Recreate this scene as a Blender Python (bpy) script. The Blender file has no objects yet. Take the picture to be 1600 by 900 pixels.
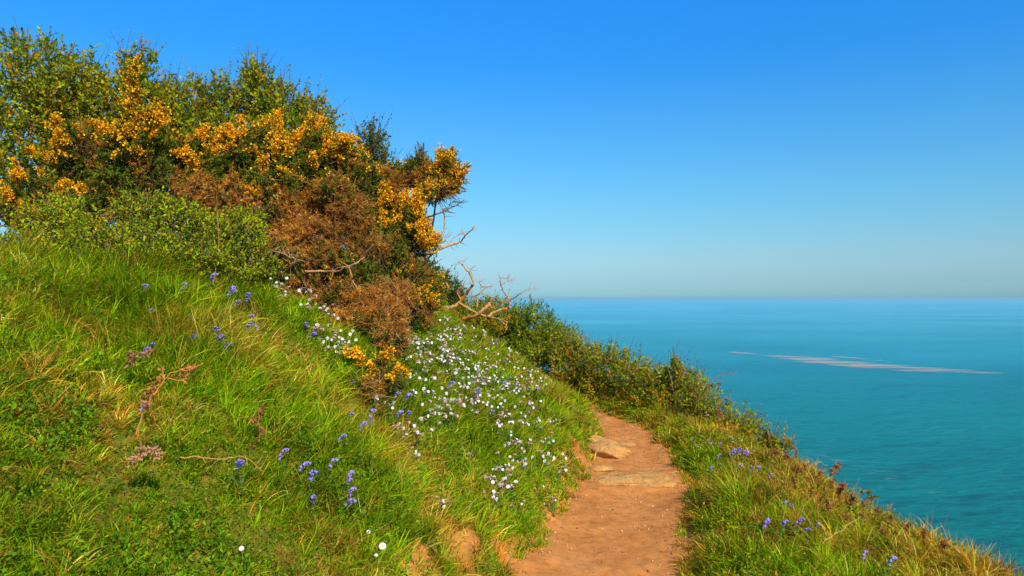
import bpy, math, random
import numpy as np
rng = np.random.default_rng(11)
random.seed(5)
R_ = math.radians
SC = bpy.context.scene
COL = SC.collection

# ---------------------------------------------------------------- camera
F = 1100.0                      # focal length in photo pixels (1600 wide)
CAM = np.array([0.0, 0.0, 1.6])
PITCH = math.atan(15 / F)
cd = bpy.data.cameras.new('camera'); cam = bpy.data.objects.new('camera', cd); COL.objects.link(cam)
cam.location = CAM; cam.rotation_euler = (math.pi / 2 + PITCH, 0, 0)
cd.sensor_width = 36; cd.lens = 36 * F / 1600; cd.clip_start = 0.05; cd.clip_end = 120000
SC.camera = cam

# ---------------------------------------------------------------- sky and sun
SUN_EL, SUN_AZ = 42.0, 152.0    # azimuth clockwise from +Y (view direction)
w = bpy.data.worlds.new('World'); SC.world = w; w.use_nodes = True
nt = w.node_tree; nt.nodes.clear()
sky = nt.nodes.new('ShaderNodeTexSky'); sky.sky_type = 'NISHITA'; sky.sun_disc = False
sky.sun_elevation = R_(SUN_EL); sky.sun_rotation = R_(SUN_AZ)
sky.altitude = 0; sky.air_density = 1.0; sky.dust_density = 0.6; sky.ozone_density = 2.5
geo = nt.nodes.new('ShaderNodeTexCoord')
sep = nt.nodes.new('ShaderNodeSeparateXYZ')
ramp = nt.nodes.new('ShaderNodeValToRGB')      # tint of the air with elevation: clear saturated blue above a dusty horizon
mul = nt.nodes.new('ShaderNodeMix'); mul.data_type = 'RGBA'; mul.blend_type = 'MULTIPLY'; mul.inputs[0].default_value = 1
bg = nt.nodes.new('ShaderNodeBackground'); bg.inputs[1].default_value = 0.11
out = nt.nodes.new('ShaderNodeOutputWorld')
nt.links.new(geo.outputs['Generated'], sep.inputs[0]); nt.links.new(sep.outputs[2], ramp.inputs[0])
nt.links.new(sky.outputs[0], mul.inputs[6]); nt.links.new(ramp.outputs[0], mul.inputs[7])
nt.links.new(mul.outputs[2], bg.inputs[0]); nt.links.new(bg.outputs[0], out.inputs[0])
SKY_TINT = [(0.0, (0.408, 0.798, 1.192)), (0.0045, (0.408, 0.798, 1.192)), (0.0227, (0.425, 0.685, 0.993)), (0.059, (0.477, 0.718, 0.895)), (0.104, (0.433, 0.793, 0.945)), (0.1483, (0.383, 0.853, 1.044)), (0.2342, (0.286, 0.886, 1.252)), (0.3149, (0.166, 0.892, 1.496)), (0.3858, (0.143, 0.952, 1.707)), (0.6, (0.114, 0.857, 1.622))]
els = ramp.color_ramp.elements
while len(els) < len(SKY_TINT): els.new(0.5)
for e, (p, c) in zip(els, SKY_TINT): e.position = p; e.color = (*c, 1)
ramp.color_ramp.interpolation = 'B_SPLINE' if False else 'LINEAR'

sd = bpy.data.lights.new('sun', 'SUN'); sun = bpy.data.objects.new('sun', sd); COL.objects.link(sun)
sd.energy = 5.0; sd.angle = R_(0.6); sd.color = (1.0, 0.89, 0.72)
sun.rotation_euler = (R_(90 - SUN_EL), 0, R_(180 - SUN_AZ))
sun.location = (8, -12, 14)
SC.view_settings.view_transform = 'Standard'; SC.view_settings.look = 'None'
SC.view_settings.exposure = 0.345; SC.view_settings.gamma = 1.0; SC.view_settings.use_curve_mapping = False
SC.render.engine = 'CYCLES'
try:
    SC.cycles.max_bounces = 6; SC.cycles.diffuse_bounces = 3; SC.cycles.glossy_bounces = 2
    SC.cycles.transmission_bounces = 3; SC.cycles.volume_bounces = 0; SC.cycles.transparent_max_bounces = 6
    SC.cycles.use_denoising = False if False else SC.cycles.use_denoising
except Exception: pass

# ---------------------------------------------------------------- helpers
def P(px, py, Y):
    """world point that stands Y metres ahead and shows at photo pixel (px, py)"""
    u = (px - 800) / F; v = (450 - py) / F
    d = np.array([u, math.cos(PITCH) - v * math.sin(PITCH), math.sin(PITCH) + v * math.cos(PITCH)])
    return CAM + d * (Y / d[1])
def M_PX(px, Y): return px * Y / F

def hsh(i, j, s): 
    v = np.sin(i * 127.1 + j * 311.7 + s * 74.7) * 43758.5453
    return v - np.floor(v)
def vn(x, y, s=0.0):
    x = np.asarray(x, float); y = np.asarray(y, float)
    i = np.floor(x); j = np.floor(y); fx = x - i; fy = y - j
    fx = fx * fx * (3 - 2 * fx); fy = fy * fy * (3 - 2 * fy)
    a = hsh(i, j, s); b = hsh(i + 1, j, s); c = hsh(i, j + 1, s); d = hsh(i + 1, j + 1, s)
    return (a * (1 - fx) + b * fx) * (1 - fy) + (c * (1 - fx) + d * fx) * fy
def fbm(x, y, s=0.0, o=3):
    r = 0; a = 0.5; t = 0
    for k in range(o):
        r = r + a * vn(x * 2 ** k, y * 2 ** k, s + k * 3.1); t += a; a *= .5
    return r / t
def sm(t): t = np.clip(t, 0, 1); return t * t * (3 - 2 * t)
def norm(a): return a / np.maximum(np.linalg.norm(a, axis=-1, keepdims=True), 1e-9)

YT = [-40, -10, 0, 3, 4.04, 4.56, 5.24, 6.26, 7.46, 8.2, 8.98, 9.6, 10.0, 10.6, 11.2, 12, 13, 14.2, 16, 20, 60]
LT = [-3, -1.2, -.70, -.30, -.06, .11, .30, .60, .90, 1.02, 1.08, .96, .82, .55, .15, -.6, -1.8, -3.4, -7, -15, -80]
RT = [-1, .1, .6, .88, .99, 1.10, 1.28, 1.53, 1.66, 1.65, 1.55, 1.36, 1.20, .92, .6, .1, -.8, -2.2, -5.2, -12.5, -76]
def Lf(y): return np.interp(y, YT, LT)
def Rf(y): return np.interp(y, YT, RT)
COAST = np.array([(3.6, -60), (3.1, -6), (2.95, 0), (2.68, 3.5), (2.6, 6), (2.62, 8), (2.62, 9.2), (2.25, 10.8), (1.75, 12.3), (.9, 13.7),
                  (-.7, 15.0), (-4, 17), (-10, 21), (-90, 70)])
def coast(x, y):
    """signed distance to the cliff edge, positive on the sea side"""
    x = np.asarray(x, float); y = np.asarray(y, float)
    best = np.full(x.shape, 1e9); sg = np.zeros(x.shape)
    for a, b in zip(COAST[:-1], COAST[1:]):
        ab = b - a; t = np.clip(((x - a[0]) * ab[0] + (y - a[1]) * ab[1]) / (ab @ ab), 0, 1)
        dx = x - a[0] - t * ab[0]; dy = y - a[1] - t * ab[1]; d = np.hypot(dx, dy)
        c = ab[0] * (y - a[1]) - ab[1] * (x - a[0])
        m = d < best; best = np.where(m, d, best); sg = np.where(m, np.where(c < 0, 1.0, -1.0), sg)
    return best * sg
SEA = -30.0
def edge_noise(x, y): return (fbm(x * 3.2, y * 3.2, 5) - .5) * .26 + (vn(x * 11, y * 11, 9) - .5) * .07
def H(x, y):
    x = np.asarray(x, float); y = np.asarray(y, float)
    en = edge_noise(x, y)
    d = Lf(y) - x + en * .6; e = x - Rf(y) + en * .6
    dd = np.clip(d, 0, None)
    bank = .10 * sm(dd / .25) + .67 * (2.45 - np.logaddexp(0, (2.45 - dd) * 4) / 4 + np.logaddexp(0, 2.45 * 4) / 4 * 0) + .05 * np.clip(dd - 2.5, 0, 40)
    bank = bank + sm(dd / .6) * ((fbm(x * 1.3, y * 1.3, 1) - .5) * .22 + (fbm(x * 4.5, y * 4.5, 2) - .5) * .10)
    verge = .05 * sm(e / .18) + sm(e / .5) * ((fbm(x * 2, y * 2, 3) - .5) * .14 + .05)
    path = (fbm(x * 2.2, y * 2.2, 4) - .5) * .06 + (fbm(x * 8, y * 8, 6, 3) - .5) * .03 - .02 * sm((np.minimum(-d, -e)) / .3)
    step = -.035 * (1 - sm((y - 5.9 - .25 * (x - 1.1)) / .25))      # the ground steps down on the near side of the slab
    z = path + step * (d < .3) * (e < .3) * (1 - sm(dd / .3)) * (1 - sm(e / .3)) + np.where(d > 0, bank, 0) + np.where(e > 0, verge, 0)
    s = coast(x, y)
    drop = (np.sqrt(np.clip(s + .25, 0, None) ** 2 + .35 ** 2) - .35) * 1.35
    z = z - np.where(s > -.25, drop, 0)
    return np.maximum(z, SEA - 4)
def hit(px, py, y0=1.2, y1=18):
    ys = np.arange(y0, y1, .01)
    p0 = P(px, py, 1.0) - CAM
    pts = CAM[None] + ys[:, None] * p0[None]
    below = np.nonzero(H(pts[:, 0], pts[:, 1]) >= pts[:, 2])[0]
    if len(below) == 0: return None
    return pts[below[0]]
def Hn(x, y):
    e = .04
    return norm(np.stack([-(H(x + e, y) - H(x - e, y)) / (2 * e), -(H(x, y + e) - H(x, y - e)) / (2 * e), np.ones_like(np.asarray(x, float))], -1))

def mesh(name, v, f, mat, parent=None, col=None, smooth=False, origin=(0, 0, 0)):
    """one mesh object; f is an (n,3) or (n,4) array, or a list of such arrays"""
    v = np.asarray(v, np.float32) - np.asarray(origin, np.float32)
    fs = f if isinstance(f, list) else [f]
    fs = [np.asarray(a, np.int32) for a in fs if len(a)]
    me = bpy.data.meshes.new(name)
    me.vertices.add(len(v)); me.vertices.foreach_set('co', v.ravel())
    loops = np.concatenate([a.ravel() for a in fs]); tot = np.concatenate([np.full(len(a), a.shape[1], np.int32) for a in fs])
    st = np.concatenate([[0], np.cumsum(tot)[:-1]]).astype(np.int32)
    me.loops.add(len(loops)); me.loops.foreach_set('vertex_index', loops)
    me.polygons.add(len(tot)); me.polygons.foreach_set('loop_start', st); me.polygons.foreach_set('loop_total', tot)
    if smooth: me.polygons.foreach_set('use_smooth', np.ones(len(tot), bool))
    me.update(calc_edges=True)
    if col is not None:
        a = me.color_attributes.new('Col', 'FLOAT_COLOR', 'POINT')
        c = np.ones((len(v), 4), np.float32); c[:, :3] = col; a.data.foreach_set('color', c.ravel())
    me.materials.append(mat)
    o = bpy.data.objects.new(name, me); COL.objects.link(o)
    if parent is not None: o.parent = parent
    else: o.location = origin
    return o
def empty(name, loc, rz=0.0):
    o = bpy.data.objects.new(name, None); COL.objects.link(o); o.location = loc; o.rotation_euler = (0, 0, rz); o.empty_display_size = .1
    return o
def tag(o, label=None, cat=None, group=None, kind=None):
    if label: o['label'] = label
    if cat: o['category'] = cat
    if group: o['group'] = group
    if kind: o['kind'] = kind
    return o
def copy_tree(o, parent=None):
    c = o.copy(); COL.objects.link(c); c.parent = parent
    for ch in list(o.children): copy_tree(ch, c)
    return c
class Acc:
    """collects geometry that ends up as one mesh"""
    def __init__(s): s.v = []; s.t = []; s.q = []; s.c = []; s.n = 0
    def add(s, v, t=None, q=None, c=(1, 1, 1)):
        v = np.asarray(v, float).reshape(-1, 3)
        if t is not None and len(t): s.t.append(np.asarray(t) + s.n)
        if q is not None and len(q): s.q.append(np.asarray(q) + s.n)
        c = np.asarray(c, float)
        s.c.append(np.broadcast_to(c, (len(v), 3)) if c.ndim == 1 else c); s.v.append(v); s.n += len(v)
    def build(s, name, mat, parent=None, smooth=False, origin=(0, 0, 0)):
        if not s.v: return None
        f = []
        if s.t: f.append(np.concatenate(s.t))
        if s.q: f.append(np.concatenate(s.q))
        return mesh(name, np.concatenate(s.v), f, mat, parent, np.concatenate(s.c), smooth, origin)
def frames(d, roll=None):
    d = norm(d); n = len(d)
    a = np.where(np.abs(d[:, 2:3]) > .9, np.array([[1., 0, 0]]), np.array([[0., 0, 1]]))
    x = norm(np.cross(a, d)); y = np.cross(d, x)
    r = rng.uniform(0, 2 * math.pi, n) if roll is None else roll
    c, s = np.cos(r)[:, None], np.sin(r)[:, None]
    return np.stack([x * c + y * s, -x * s + y * c, d], -1)        # columns: local x, y, z(=d)
def stamp(acc, tv, tt, pos, fr, scale, col, tcol=None):
    """copies of a small template (verts tv, triangles tt) at pos with frames fr into acc"""
    n = len(pos); 
    if n == 0: return
    sc = np.broadcast_to(np.asarray(scale, float).reshape(-1, 1, 1) if np.ndim(scale) == 1 else scale, (n, 1, 1))
    v = np.einsum('nij,kj->nki', fr, tv) * sc + pos[:, None, :]
    k = len(tv)
    f = (tt[None] + (np.arange(n) * k)[:, None, None]).reshape(-1, 3)
    c = np.repeat(col[:, None, :], k, 1)
    if tcol is not None: c = c * tcol[None]
    acc.add(v.reshape(-1, 3), t=f, c=c.reshape(-1, 3))
def tube(acc, pts, rad, col=(1, 1, 1), sides=5, cap=True):
    pts = np.asarray(pts, float); n = len(pts); rad = np.broadcast_to(rad, (n,))
    t = norm(np.gradient(pts, axis=0)); ref = np.array([.31, .17, .93])
    x = norm(np.cross(ref[None], t)); y = np.cross(t, x)
    a = np.arange(sides) / sides * 2 * math.pi
    ring = pts[:, None] + rad[:, None, None] * (np.cos(a)[None, :, None] * x[:, None] + np.sin(a)[None, :, None] * y[:, None])
    v = ring.reshape(-1, 3); q = []
    for i in range(n - 1):
        for j in range(sides):
            k = (j + 1) % sides; q.append((i * sides + j, i * sides + k, (i + 1) * sides + k, (i + 1) * sides + j))
    tr = []
    if cap:
        v = np.concatenate([v, pts[-1:] + t[-1:] * rad[-1]]); m = len(v) - 1
        for j in range(sides): tr.append(((n - 1) * sides + j, (n - 1) * sides + (j + 1) % sides, m))
    acc.add(v, t=tr, q=q, c=col)
def twigs(acc, a, b, ra, rb, col):
    """many thin three-sided straight twigs at once"""
    n = len(a)
    if n == 0: return
    fr = frames(b - a); ang = np.arange(3) / 3 * 2 * math.pi
    off = np.cos(ang)[None, :, None] * fr[:, None, :, 0] + np.sin(ang)[None, :, None] * fr[:, None, :, 1]
    va = a[:, None] + off * np.reshape(ra, (-1, 1, 1)); vb = b[:, None] + off * np.reshape(rb, (-1, 1, 1))
    v = np.concatenate([va, vb], 1).reshape(-1, 3)
    base = np.array([[0, 1, 4, 3], [1, 2, 5, 4], [2, 0, 3, 5]])
    q = (base[None] + (np.arange(n) * 6)[:, None, None]).reshape(-1, 4)
    acc.add(v, q=q, c=np.repeat(col, 6, 0) if np.ndim(col) == 2 else col)
def smooth_line(pts, k=4):
    """Catmull-Rom through the points"""
    pts = np.asarray(pts, float); p = np.concatenate([[2 * pts[0] - pts[1]], pts, [2 * pts[-1] - pts[-2]]]); o = []
    for i in range(1, len(p) - 2):
        for t in np.arange(k) / k:
            o.append(.5 * (2 * p[i] + (p[i + 1] - p[i - 1]) * t + (2 * p[i - 1] - 5 * p[i] + 4 * p[i + 1] - p[i + 2]) * t * t + (-p[i - 1] + 3 * p[i] - 3 * p[i + 1] + p[i + 2]) * t ** 3))
    o.append(pts[-1]); return np.array(o)
def pick(cols, n, wts=None, jit=.12):
    c = np.asarray(cols, float); i = rng.choice(len(c), n, p=None if wts is None else np.array(wts) / np.sum(wts))
    return np.clip(c[i] * (1 + rng.normal(0, jit, (n, 1))) * (1 + rng.normal(0, jit * .35, (n, 3))), .002, .95)

# ---------------------------------------------------------------- materials
def new_mat(name):
    m = bpy.data.materials.new(name); m.use_nodes = True; n = m.node_tree.nodes; n.clear(); return m, n, m.node_tree.links
def leaf_mat(name, trans=.42, rough=.6, spec=.12, tint=(1.25, 1.2, .5), fallback=None):
    m, n, l = new_mat(name)
    at = n.new('ShaderNodeAttribute'); at.attribute_name = 'Col'
    b = n.new('ShaderNodeBsdfPrincipled'); b.inputs['Roughness'].default_value = rough; b.inputs['Specular IOR Level'].default_value = spec
    t = n.new('ShaderNodeBsdfTranslucent'); mx = n.new('ShaderNodeMixShader'); mx.inputs[0].default_value = trans
    tm = n.new('ShaderNodeMix'); tm.data_type = 'RGBA'; tm.blend_type = 'MULTIPLY'; tm.inputs[0].default_value = 1; tm.inputs[7].default_value = (*tint, 1)
    o = n.new('ShaderNodeOutputMaterial')
    l.new(at.outputs['Color'], b.inputs['Base Color']); l.new(at.outputs['Color'], tm.inputs[6]); l.new(tm.outputs[2], t.inputs[0])
    l.new(b.outputs[0], mx.inputs[1]); l.new(t.outputs[0], mx.inputs[2]); l.new(mx.outputs[0], o.inputs[0])
    return m
def noise_node(n, l, vec, scale, detail=5, rough=.6):
    t = n.new('ShaderNodeTexNoise'); t.inputs['Scale'].default_value = scale; t.inputs['Detail'].default_value = detail; t.inputs['Roughness'].default_value = rough
    l.new(vec, t.inputs['Vector']); return t
def ramp_node(n, l, fac, stops):
    r = n.new('ShaderNodeValToRGB'); e = r.color_ramp.elements
    while len(e) < len(stops): e.new(.5)
    for a, (p, c) in zip(e, stops): a.position = p; a.color = (*c, 1)
    l.new(fac, r.inputs[0]); return r
def mix_col(n, l, fac, a, b, mode='MIX'):
    m = n.new('ShaderNodeMix'); m.data_type = 'RGBA'; m.blend_type = mode
    if isinstance(fac, (int, float)): m.inputs[0].default_value = fac
    else: l.new(fac, m.inputs[0])
    for s, x in ((6, a), (7, b)):
        if isinstance(x, tuple): m.inputs[s].default_value = (*x, 1)
        else: l.new(x, m.inputs[s])
    return m.outputs[2]
def soil_mat(name, stops, fine, bump=.4, rough=.95, spec=.1, bscale=60, thatch=False):
    m, n, l = new_mat(name); g = n.new('ShaderNodeNewGeometry'); pos = g.outputs['Position']
    a = noise_node(n, l, pos, 2.6, 6, .62); b = noise_node(n, l, pos, fine, 6, .7); c = noise_node(n, l, pos, 260, 3, .6)
    r = ramp_node(n, l, a.outputs['Fac'], stops)
    r2 = ramp_node(n, l, b.outputs['Fac'], [(.32, (.72, .70, .68)), (.5, (1, 1, 1)), (.68, (1.25, 1.22, 1.18))])
    r3 = ramp_node(n, l, c.outputs['Fac'], [(.30, (.6, .58, .56)), (.42, (1, 1, 1)), (.66, (1.0, 1, 1)), (.74, (1.35, 1.35, 1.3))])
    col = mix_col(n, l, 1.0, r.outputs[0], r2.outputs[0], 'MULTIPLY'); col = mix_col(n, l, .8, col, r3.outputs[0], 'MULTIPLY')
    if thatch:
        at = n.new('ShaderNodeAttribute'); at.attribute_name = 'Col'
        th = ramp_node(n, l, b.outputs['Fac'], [(.35, (.06, .08, .006)), (.5, (.13, .12, .01)), (.66, (.24, .14, .015))]); col = mix_col(n, l, at.outputs['Fac'], th.outputs[0], col)
    bs = n.new('ShaderNodeBsdfPrincipled'); bs.inputs['Roughness'].default_value = rough; bs.inputs['Specular IOR Level'].default_value = spec
    bh = noise_node(n, l, pos, bscale, 6, .65); bp = n.new('ShaderNodeBump'); bp.inputs['Strength'].default_value = bump; bp.inputs['Distance'].default_value = .02
    l.new(bh.outputs['Fac'], bp.inputs['Height']); l.new(bp.outputs[0], bs.inputs['Normal'])
    o = n.new('ShaderNodeOutputMaterial'); l.new(col, bs.inputs['Base Color']); l.new(bs.outputs[0], o.inputs[0]); return m
def bark_mat(name, stops, lichen=None):
    m, n, l = new_mat(name); tc = n.new('ShaderNodeTexCoord'); pos = tc.outputs['Object']
    mp = n.new('ShaderNodeMapping'); mp.inputs['Scale'].default_value = (1, 1, 1); l.new(pos, mp.inputs[0])
    a = noise_node(n, l, mp.outputs[0], 22, 6, .65); r = ramp_node(n, l, a.outputs['Fac'], stops); col = r.outputs[0]
    if lichen:
        b = noise_node(n, l, mp.outputs[0], 9, 4, .6); k = ramp_node(n, l, b.outputs['Fac'], [(.5, (0, 0, 0)), (.58, (1, 1, 1))])
        col = mix_col(n, l, k.outputs[0], col, lichen)
    bs = n.new('ShaderNodeBsdfPrincipled'); bs.inputs['Roughness'].default_value = .85; bs.inputs['Specular IOR Level'].default_value = .2
    bp = n.new('ShaderNodeBump'); bp.inputs['Strength'].default_value = .5; bp.inputs['Distance'].default_value = .01
    l.new(a.outputs['Fac'], bp.inputs['Height']); l.new(bp.outputs[0], bs.inputs['Normal'])
    o = n.new('ShaderNodeOutputMaterial'); l.new(col, bs.inputs['Base Color']); l.new(bs.outputs[0], o.inputs[0]); return m

M_path = soil_mat('red_earth', [(.25, (.37, .135, .030)), (.5, (.45, .175, .042)), (.75, (.51, .215, .060))], 14, .25)
M_soil = soil_mat('bank_soil', [(.3, (.40, .150, .030)), (.5, (.48, .19, .042)), (.7, (.52, .23, .06))], 14, .6, thatch=True)
M_rock = soil_mat('sandstone', [(.3, (.38, .165, .04)), (.5, (.47, .235, .065)), (.72, (.52, .31, .11))], 11, .9, .9, .1, 24)
nd = M_rock.node_tree.nodes; lk = M_rock.node_tree.links; vo = nd.new('ShaderNodeTexVoronoi'); vo.feature = 'DISTANCE_TO_EDGE'; vo.inputs['Scale'].default_value = 5.5
gn = nd.new('ShaderNodeNewGeometry'); nz = nd.new('ShaderNodeTexNoise'); nz.inputs['Scale'].default_value = 7; ad = nd.new('ShaderNodeVectorMath'); ad.operation = 'MULTIPLY_ADD'; ad.inputs[1].default_value = (.18, .18, .18)
lk.new(gn.outputs['Position'], nz.inputs['Vector']); lk.new(nz.outputs['Color'], ad.inputs[0]); lk.new(gn.outputs['Position'], ad.inputs[2]); lk.new(ad.outputs[0], vo.inputs['Vector'])
ck = ramp_node(nd, lk, vo.outputs['Distance'], [(0, (.35, .3, .28)), (.03, (1, 1, 1))]); pb = [x for x in nd if x.type == 'BSDF_PRINCIPLED'][0]; src = pb.inputs['Base Color'].links[0].from_socket
lk.new(mix_col(nd, lk, .75, src, ck.outputs[0], 'MULTIPLY'), pb.inputs['Base Color'])
M_grass = leaf_mat('grass_blade', .42, .6, .06)
M_leaf = leaf_mat('leaf', .42, .6, .08)
M_spine = leaf_mat('gorse_spine', .22, .6, .2, (1.2, 1.1, .5))
M_blos = leaf_mat('gorse_petal', .3, .6, .1, (1.1, 1.0, .6))
M_petal = leaf_mat('petal', .3, .6, .1, (1, 1, 1))
M_stem = leaf_mat('stem', .05, .8, .15)
M_wood = bark_mat('grey_brown_bark', [(.3, (.07, .04, .02)), (.55, (.15, .085, .04)), (.75, (.24, .14, .07))])
M_dead = bark_mat('weathered_dead_wood', [(.28, (.13, .065, .03)), (.5, (.34, .19, .09)), (.72, (.50, .33, .19))], (.58, .24, .03))

# ---------------------------------------------------------------- terrain, path, sea
def axis(lo, a, b, hi, st, g=1.13):
    m = list(np.arange(a, b + 1e-6, st)); s = st; x = a; left = []
    while x > lo: s *= g; x -= s; left.append(x)
    s = st; x = b; right = []
    while x < hi: s *= g; x += s; right.append(x)
    return np.array(left[::-1] + m + right)
gx = axis(-90, -5, 4.0, 70, .04); gy = axis(-60, -1, 14, 90, .05)
X, Y = np.meshgrid(gx, gy, indexing='ij'); Z = H(X, Y)
ny = len(gy); I = np.arange(len(gx) * ny).reshape(len(gx), ny)
Q = np.stack([I[:-1, :-1], I[1:, :-1], I[1:, 1:], I[:-1, 1:]], -1).reshape(-1, 4)
cx = (X[:-1, :-1] + X[1:, 1:]) / 2; cy = (Y[:-1, :-1] + Y[1:, 1:]) / 2
en = edge_noise(cx, cy) * .6
onp = ((Lf(cy) - cx + en < .03) & (cx - Rf(cy) + en < .02)).reshape(-1)
V = np.stack([X, Y, Z], -1).reshape(-1, 3)
SOIL_SPOTS = [(700, 845, .15), (735, 835, .09), (660, 885, .12), (902, 704, .12), (885, 718, .07), (930, 668, .08), (790, 880, .10), (720, 880, .12)]
SP = [(hit(a, b), r) for a, b, r in SOIL_SPOTS]
def bare(x, y):
    m = np.zeros(x.shape)
    for p, r in SP:
        dd = np.hypot(x - p[0], (y - p[1]) * .8) / r; m = np.maximum(m, 1 - sm((dd + (vn(x * 14, y * 14, 77) - .5) * .9 - .6) / .6))
    return m
def sub(mask, name, mat):
    q = Q[mask]; u, inv = np.unique(q, return_inverse=True); v = V[u]
    e = edge_noise(v[:, 0], v[:, 1]) * .6; far = np.maximum(0, np.minimum(Lf(v[:, 1]) - v[:, 0] + e, 1)) + np.maximum(0, v[:, 0] - Rf(v[:, 1]) + e)
    k = np.maximum(bare(v[:, 0], v[:, 1]), 1 - sm((far - .02) / .12))      # 1 where the earth is bare, 0 where old grass covers it
    return mesh(name, v, inv.reshape(-1, 4), mat, smooth=True, col=np.repeat(k[:, None], 3, 1))
path = tag(sub(onp, 'path', M_path), 'narrow red earth footpath curving left round the bank', kind='structure')
ground = tag(sub(~onp, 'ground', M_soil), 'soil of the coastal bank and verge under the grass', kind='structure')

def water_mat():
    m, n, l = new_mat('sea_water'); g = n.new('ShaderNodeNewGeometry'); pos = g.outputs['Position']
    mp = n.new('ShaderNodeMapping'); mp.inputs['Scale'].default_value = (.55, 1, 1); mp.inputs['Rotation'].default_value = (0, 0, R_(-8)); l.new(pos, mp.inputs[0])
    a = noise_node(n, l, mp.outputs[0], .42, 8, .74); b = noise_node(n, l, mp.outputs[0], .07, 4, .55); c = noise_node(n, l, mp.outputs[0], .006, 4, .55)
    sp = n.new('ShaderNodeSeparateXYZ'); l.new(pos, sp.inputs[0]); mr = n.new('ShaderNodeMapRange'); mr.inputs[1].default_value = 60; mr.inputs[2].default_value = 900; l.new(sp.outputs[1], mr.inputs[0])
    dist_tint = ramp_node(n, l, mr.outputs[0], [(0, (.0, .29, .245)), (.10, (.006, .335, .34)), (.35, (.035, .41, .51)), (1, (.09, .47, .60))])      # green shallows near; sky reflection and haze of far water put into the colour
    r = ramp_node(n, l, c.outputs['Fac'], [(.35, (.86, .87, .9)), (.65, (1.1, 1.1, 1.08))])
    b1 = n.new('ShaderNodeBump'); b1.inputs['Strength'].default_value = 1; b1.inputs['Distance'].default_value = 7.0; l.new(b.outputs['Fac'], b1.inputs['Height'])
    b2 = n.new('ShaderNodeBump'); b2.inputs['Strength'].default_value = 1; b2.inputs['Distance'].default_value = 5.0; l.new(a.outputs['Fac'], b2.inputs['Height']); l.new(b1.outputs[0], b2.inputs['Normal'])
    d = n.new('ShaderNodeBsdfDiffuse'); l.new(mix_col(n, l, 1.0, dist_tint.outputs[0], r.outputs[0], 'MULTIPLY'), d.inputs[0]); l.new(b2.outputs[0], d.inputs['Normal'])
    g2 = n.new('ShaderNodeBsdfGlossy'); g2.inputs['Roughness'].default_value = .1; g2.inputs['Color'].default_value = (.35, .85, 1, 1); l.new(b2.outputs[0], g2.inputs['Normal'])
    fr = n.new('ShaderNodeFresnel'); fr.inputs[0].default_value = 1.22; l.new(b2.outputs[0], fr.inputs['Normal'])
    ms = n.new('ShaderNodeMixShader'); l.new(fr.outputs[0], ms.inputs[0]); l.new(d.outputs[0], ms.inputs[1]); l.new(g2.outputs[0], ms.inputs[2])
    o = n.new('ShaderNodeOutputMaterial'); l.new(ms.outputs[0], o.inputs[0]); return m
def disc(name, z, mat):
    rr = [0, 50, 120, 250, 500, 1000, 2500, 6000, 15000, 38000]; na = 96; v = [(0, 0, z)]; t = []; q = []
    for r in rr[1:]:
        for k in range(na): a = k / na * 2 * math.pi; v.append((r * math.cos(a), r * math.sin(a), z))
    for k in range(na): t.append((0, 1 + k, 1 + (k + 1) % na))
    for i in range(len(rr) - 2):
        for k in range(na): k2 = (k + 1) % na; q.append((1 + i * na + k, 1 + i * na + na + k, 1 + i * na + na + k2, 1 + i * na + k2))
    return mesh(name, v, [np.array(t), np.array(q)], mat, smooth=True)
M_sea = water_mat()
sea = tag(disc('sea', SEA, M_sea), 'calm blue green sea reaching to the horizon', kind='structure')

def foam_mat(name, thr, sc):
    m, n, l = new_mat(name); g = n.new('ShaderNodeNewGeometry')
    mp = n.new('ShaderNodeMapping'); mp.inputs['Scale'].default_value = (.25, 1, 1); mp.inputs['Rotation'].default_value = (0, 0, R_(-10)); l.new(g.outputs['Position'], mp.inputs[0])
    a = noise_node(n, l, mp.outputs[0], sc, 7, .66); at = n.new('ShaderNodeAttribute'); at.attribute_name = 'Col'
    ad = n.new('ShaderNodeMath'); ad.operation = 'MULTIPLY'; l.new(a.outputs['Fac'], ad.inputs[0]); l.new(at.outputs['Fac'], ad.inputs[1])
    r = ramp_node(n, l, ad.outputs[0], [(thr, (0, 0, 0)), (thr + .14, (.55, .55, .55))])
    d = n.new('ShaderNodeBsdfDiffuse'); d.inputs[0].default_value = (.44, .40, .34, 1); t = n.new('ShaderNodeBsdfTransparent')
    mx = n.new('ShaderNodeMixShader'); l.new(r.outputs[0], mx.inputs[0]); l.new(t.outputs[0], mx.inputs[1]); l.new(d.outputs[0], mx.inputs[2])
    o = n.new('ShaderNodeOutputMaterial'); l.new(mx.outputs[0], o.inputs[0]); return m
def on_sea(px, py):
    d = P(px, py, 1.0) - CAM; return CAM + d * ((SEA + .12 - CAM[2]) / d[2])
def foam(name, label, pts, wd, mat, z=.12):
    """a drifting raft of foam: a strip along world points, fading to its sides"""
    c = smooth_line(pts, 6); t = norm(np.gradient(c, axis=0)); s = norm(np.cross(t, [0, 0, 1.])); wd = np.interp(np.linspace(0, 1, len(c)), np.linspace(0, 1, len(wd)), wd)
    k = np.array([-1, -.6, -.25, 0, .25, .6, 1]); f = np.array([.0, .6, .95, 1, .95, .6, 0])
    v = c[:, None] + s[:, None] * (k[None, :, None] * wd[:, None, None]); v[..., 2] = SEA + z
    ff = np.broadcast_to(f, v.shape[:2]).copy(); ff[0] = 0; ff[-1] = 0; m = len(k)
    q = [(i * m + j, i * m + j + 1, (i + 1) * m + j + 1, (i + 1) * m + j) for i in range(len(c) - 1) for j in range(m - 1)]
    return tag(mesh(name, v.reshape(-1, 3), np.array(q), mat, col=np.repeat(ff.reshape(-1, 1), 3, 1)), label, 'foam', kind='stuff')
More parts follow.
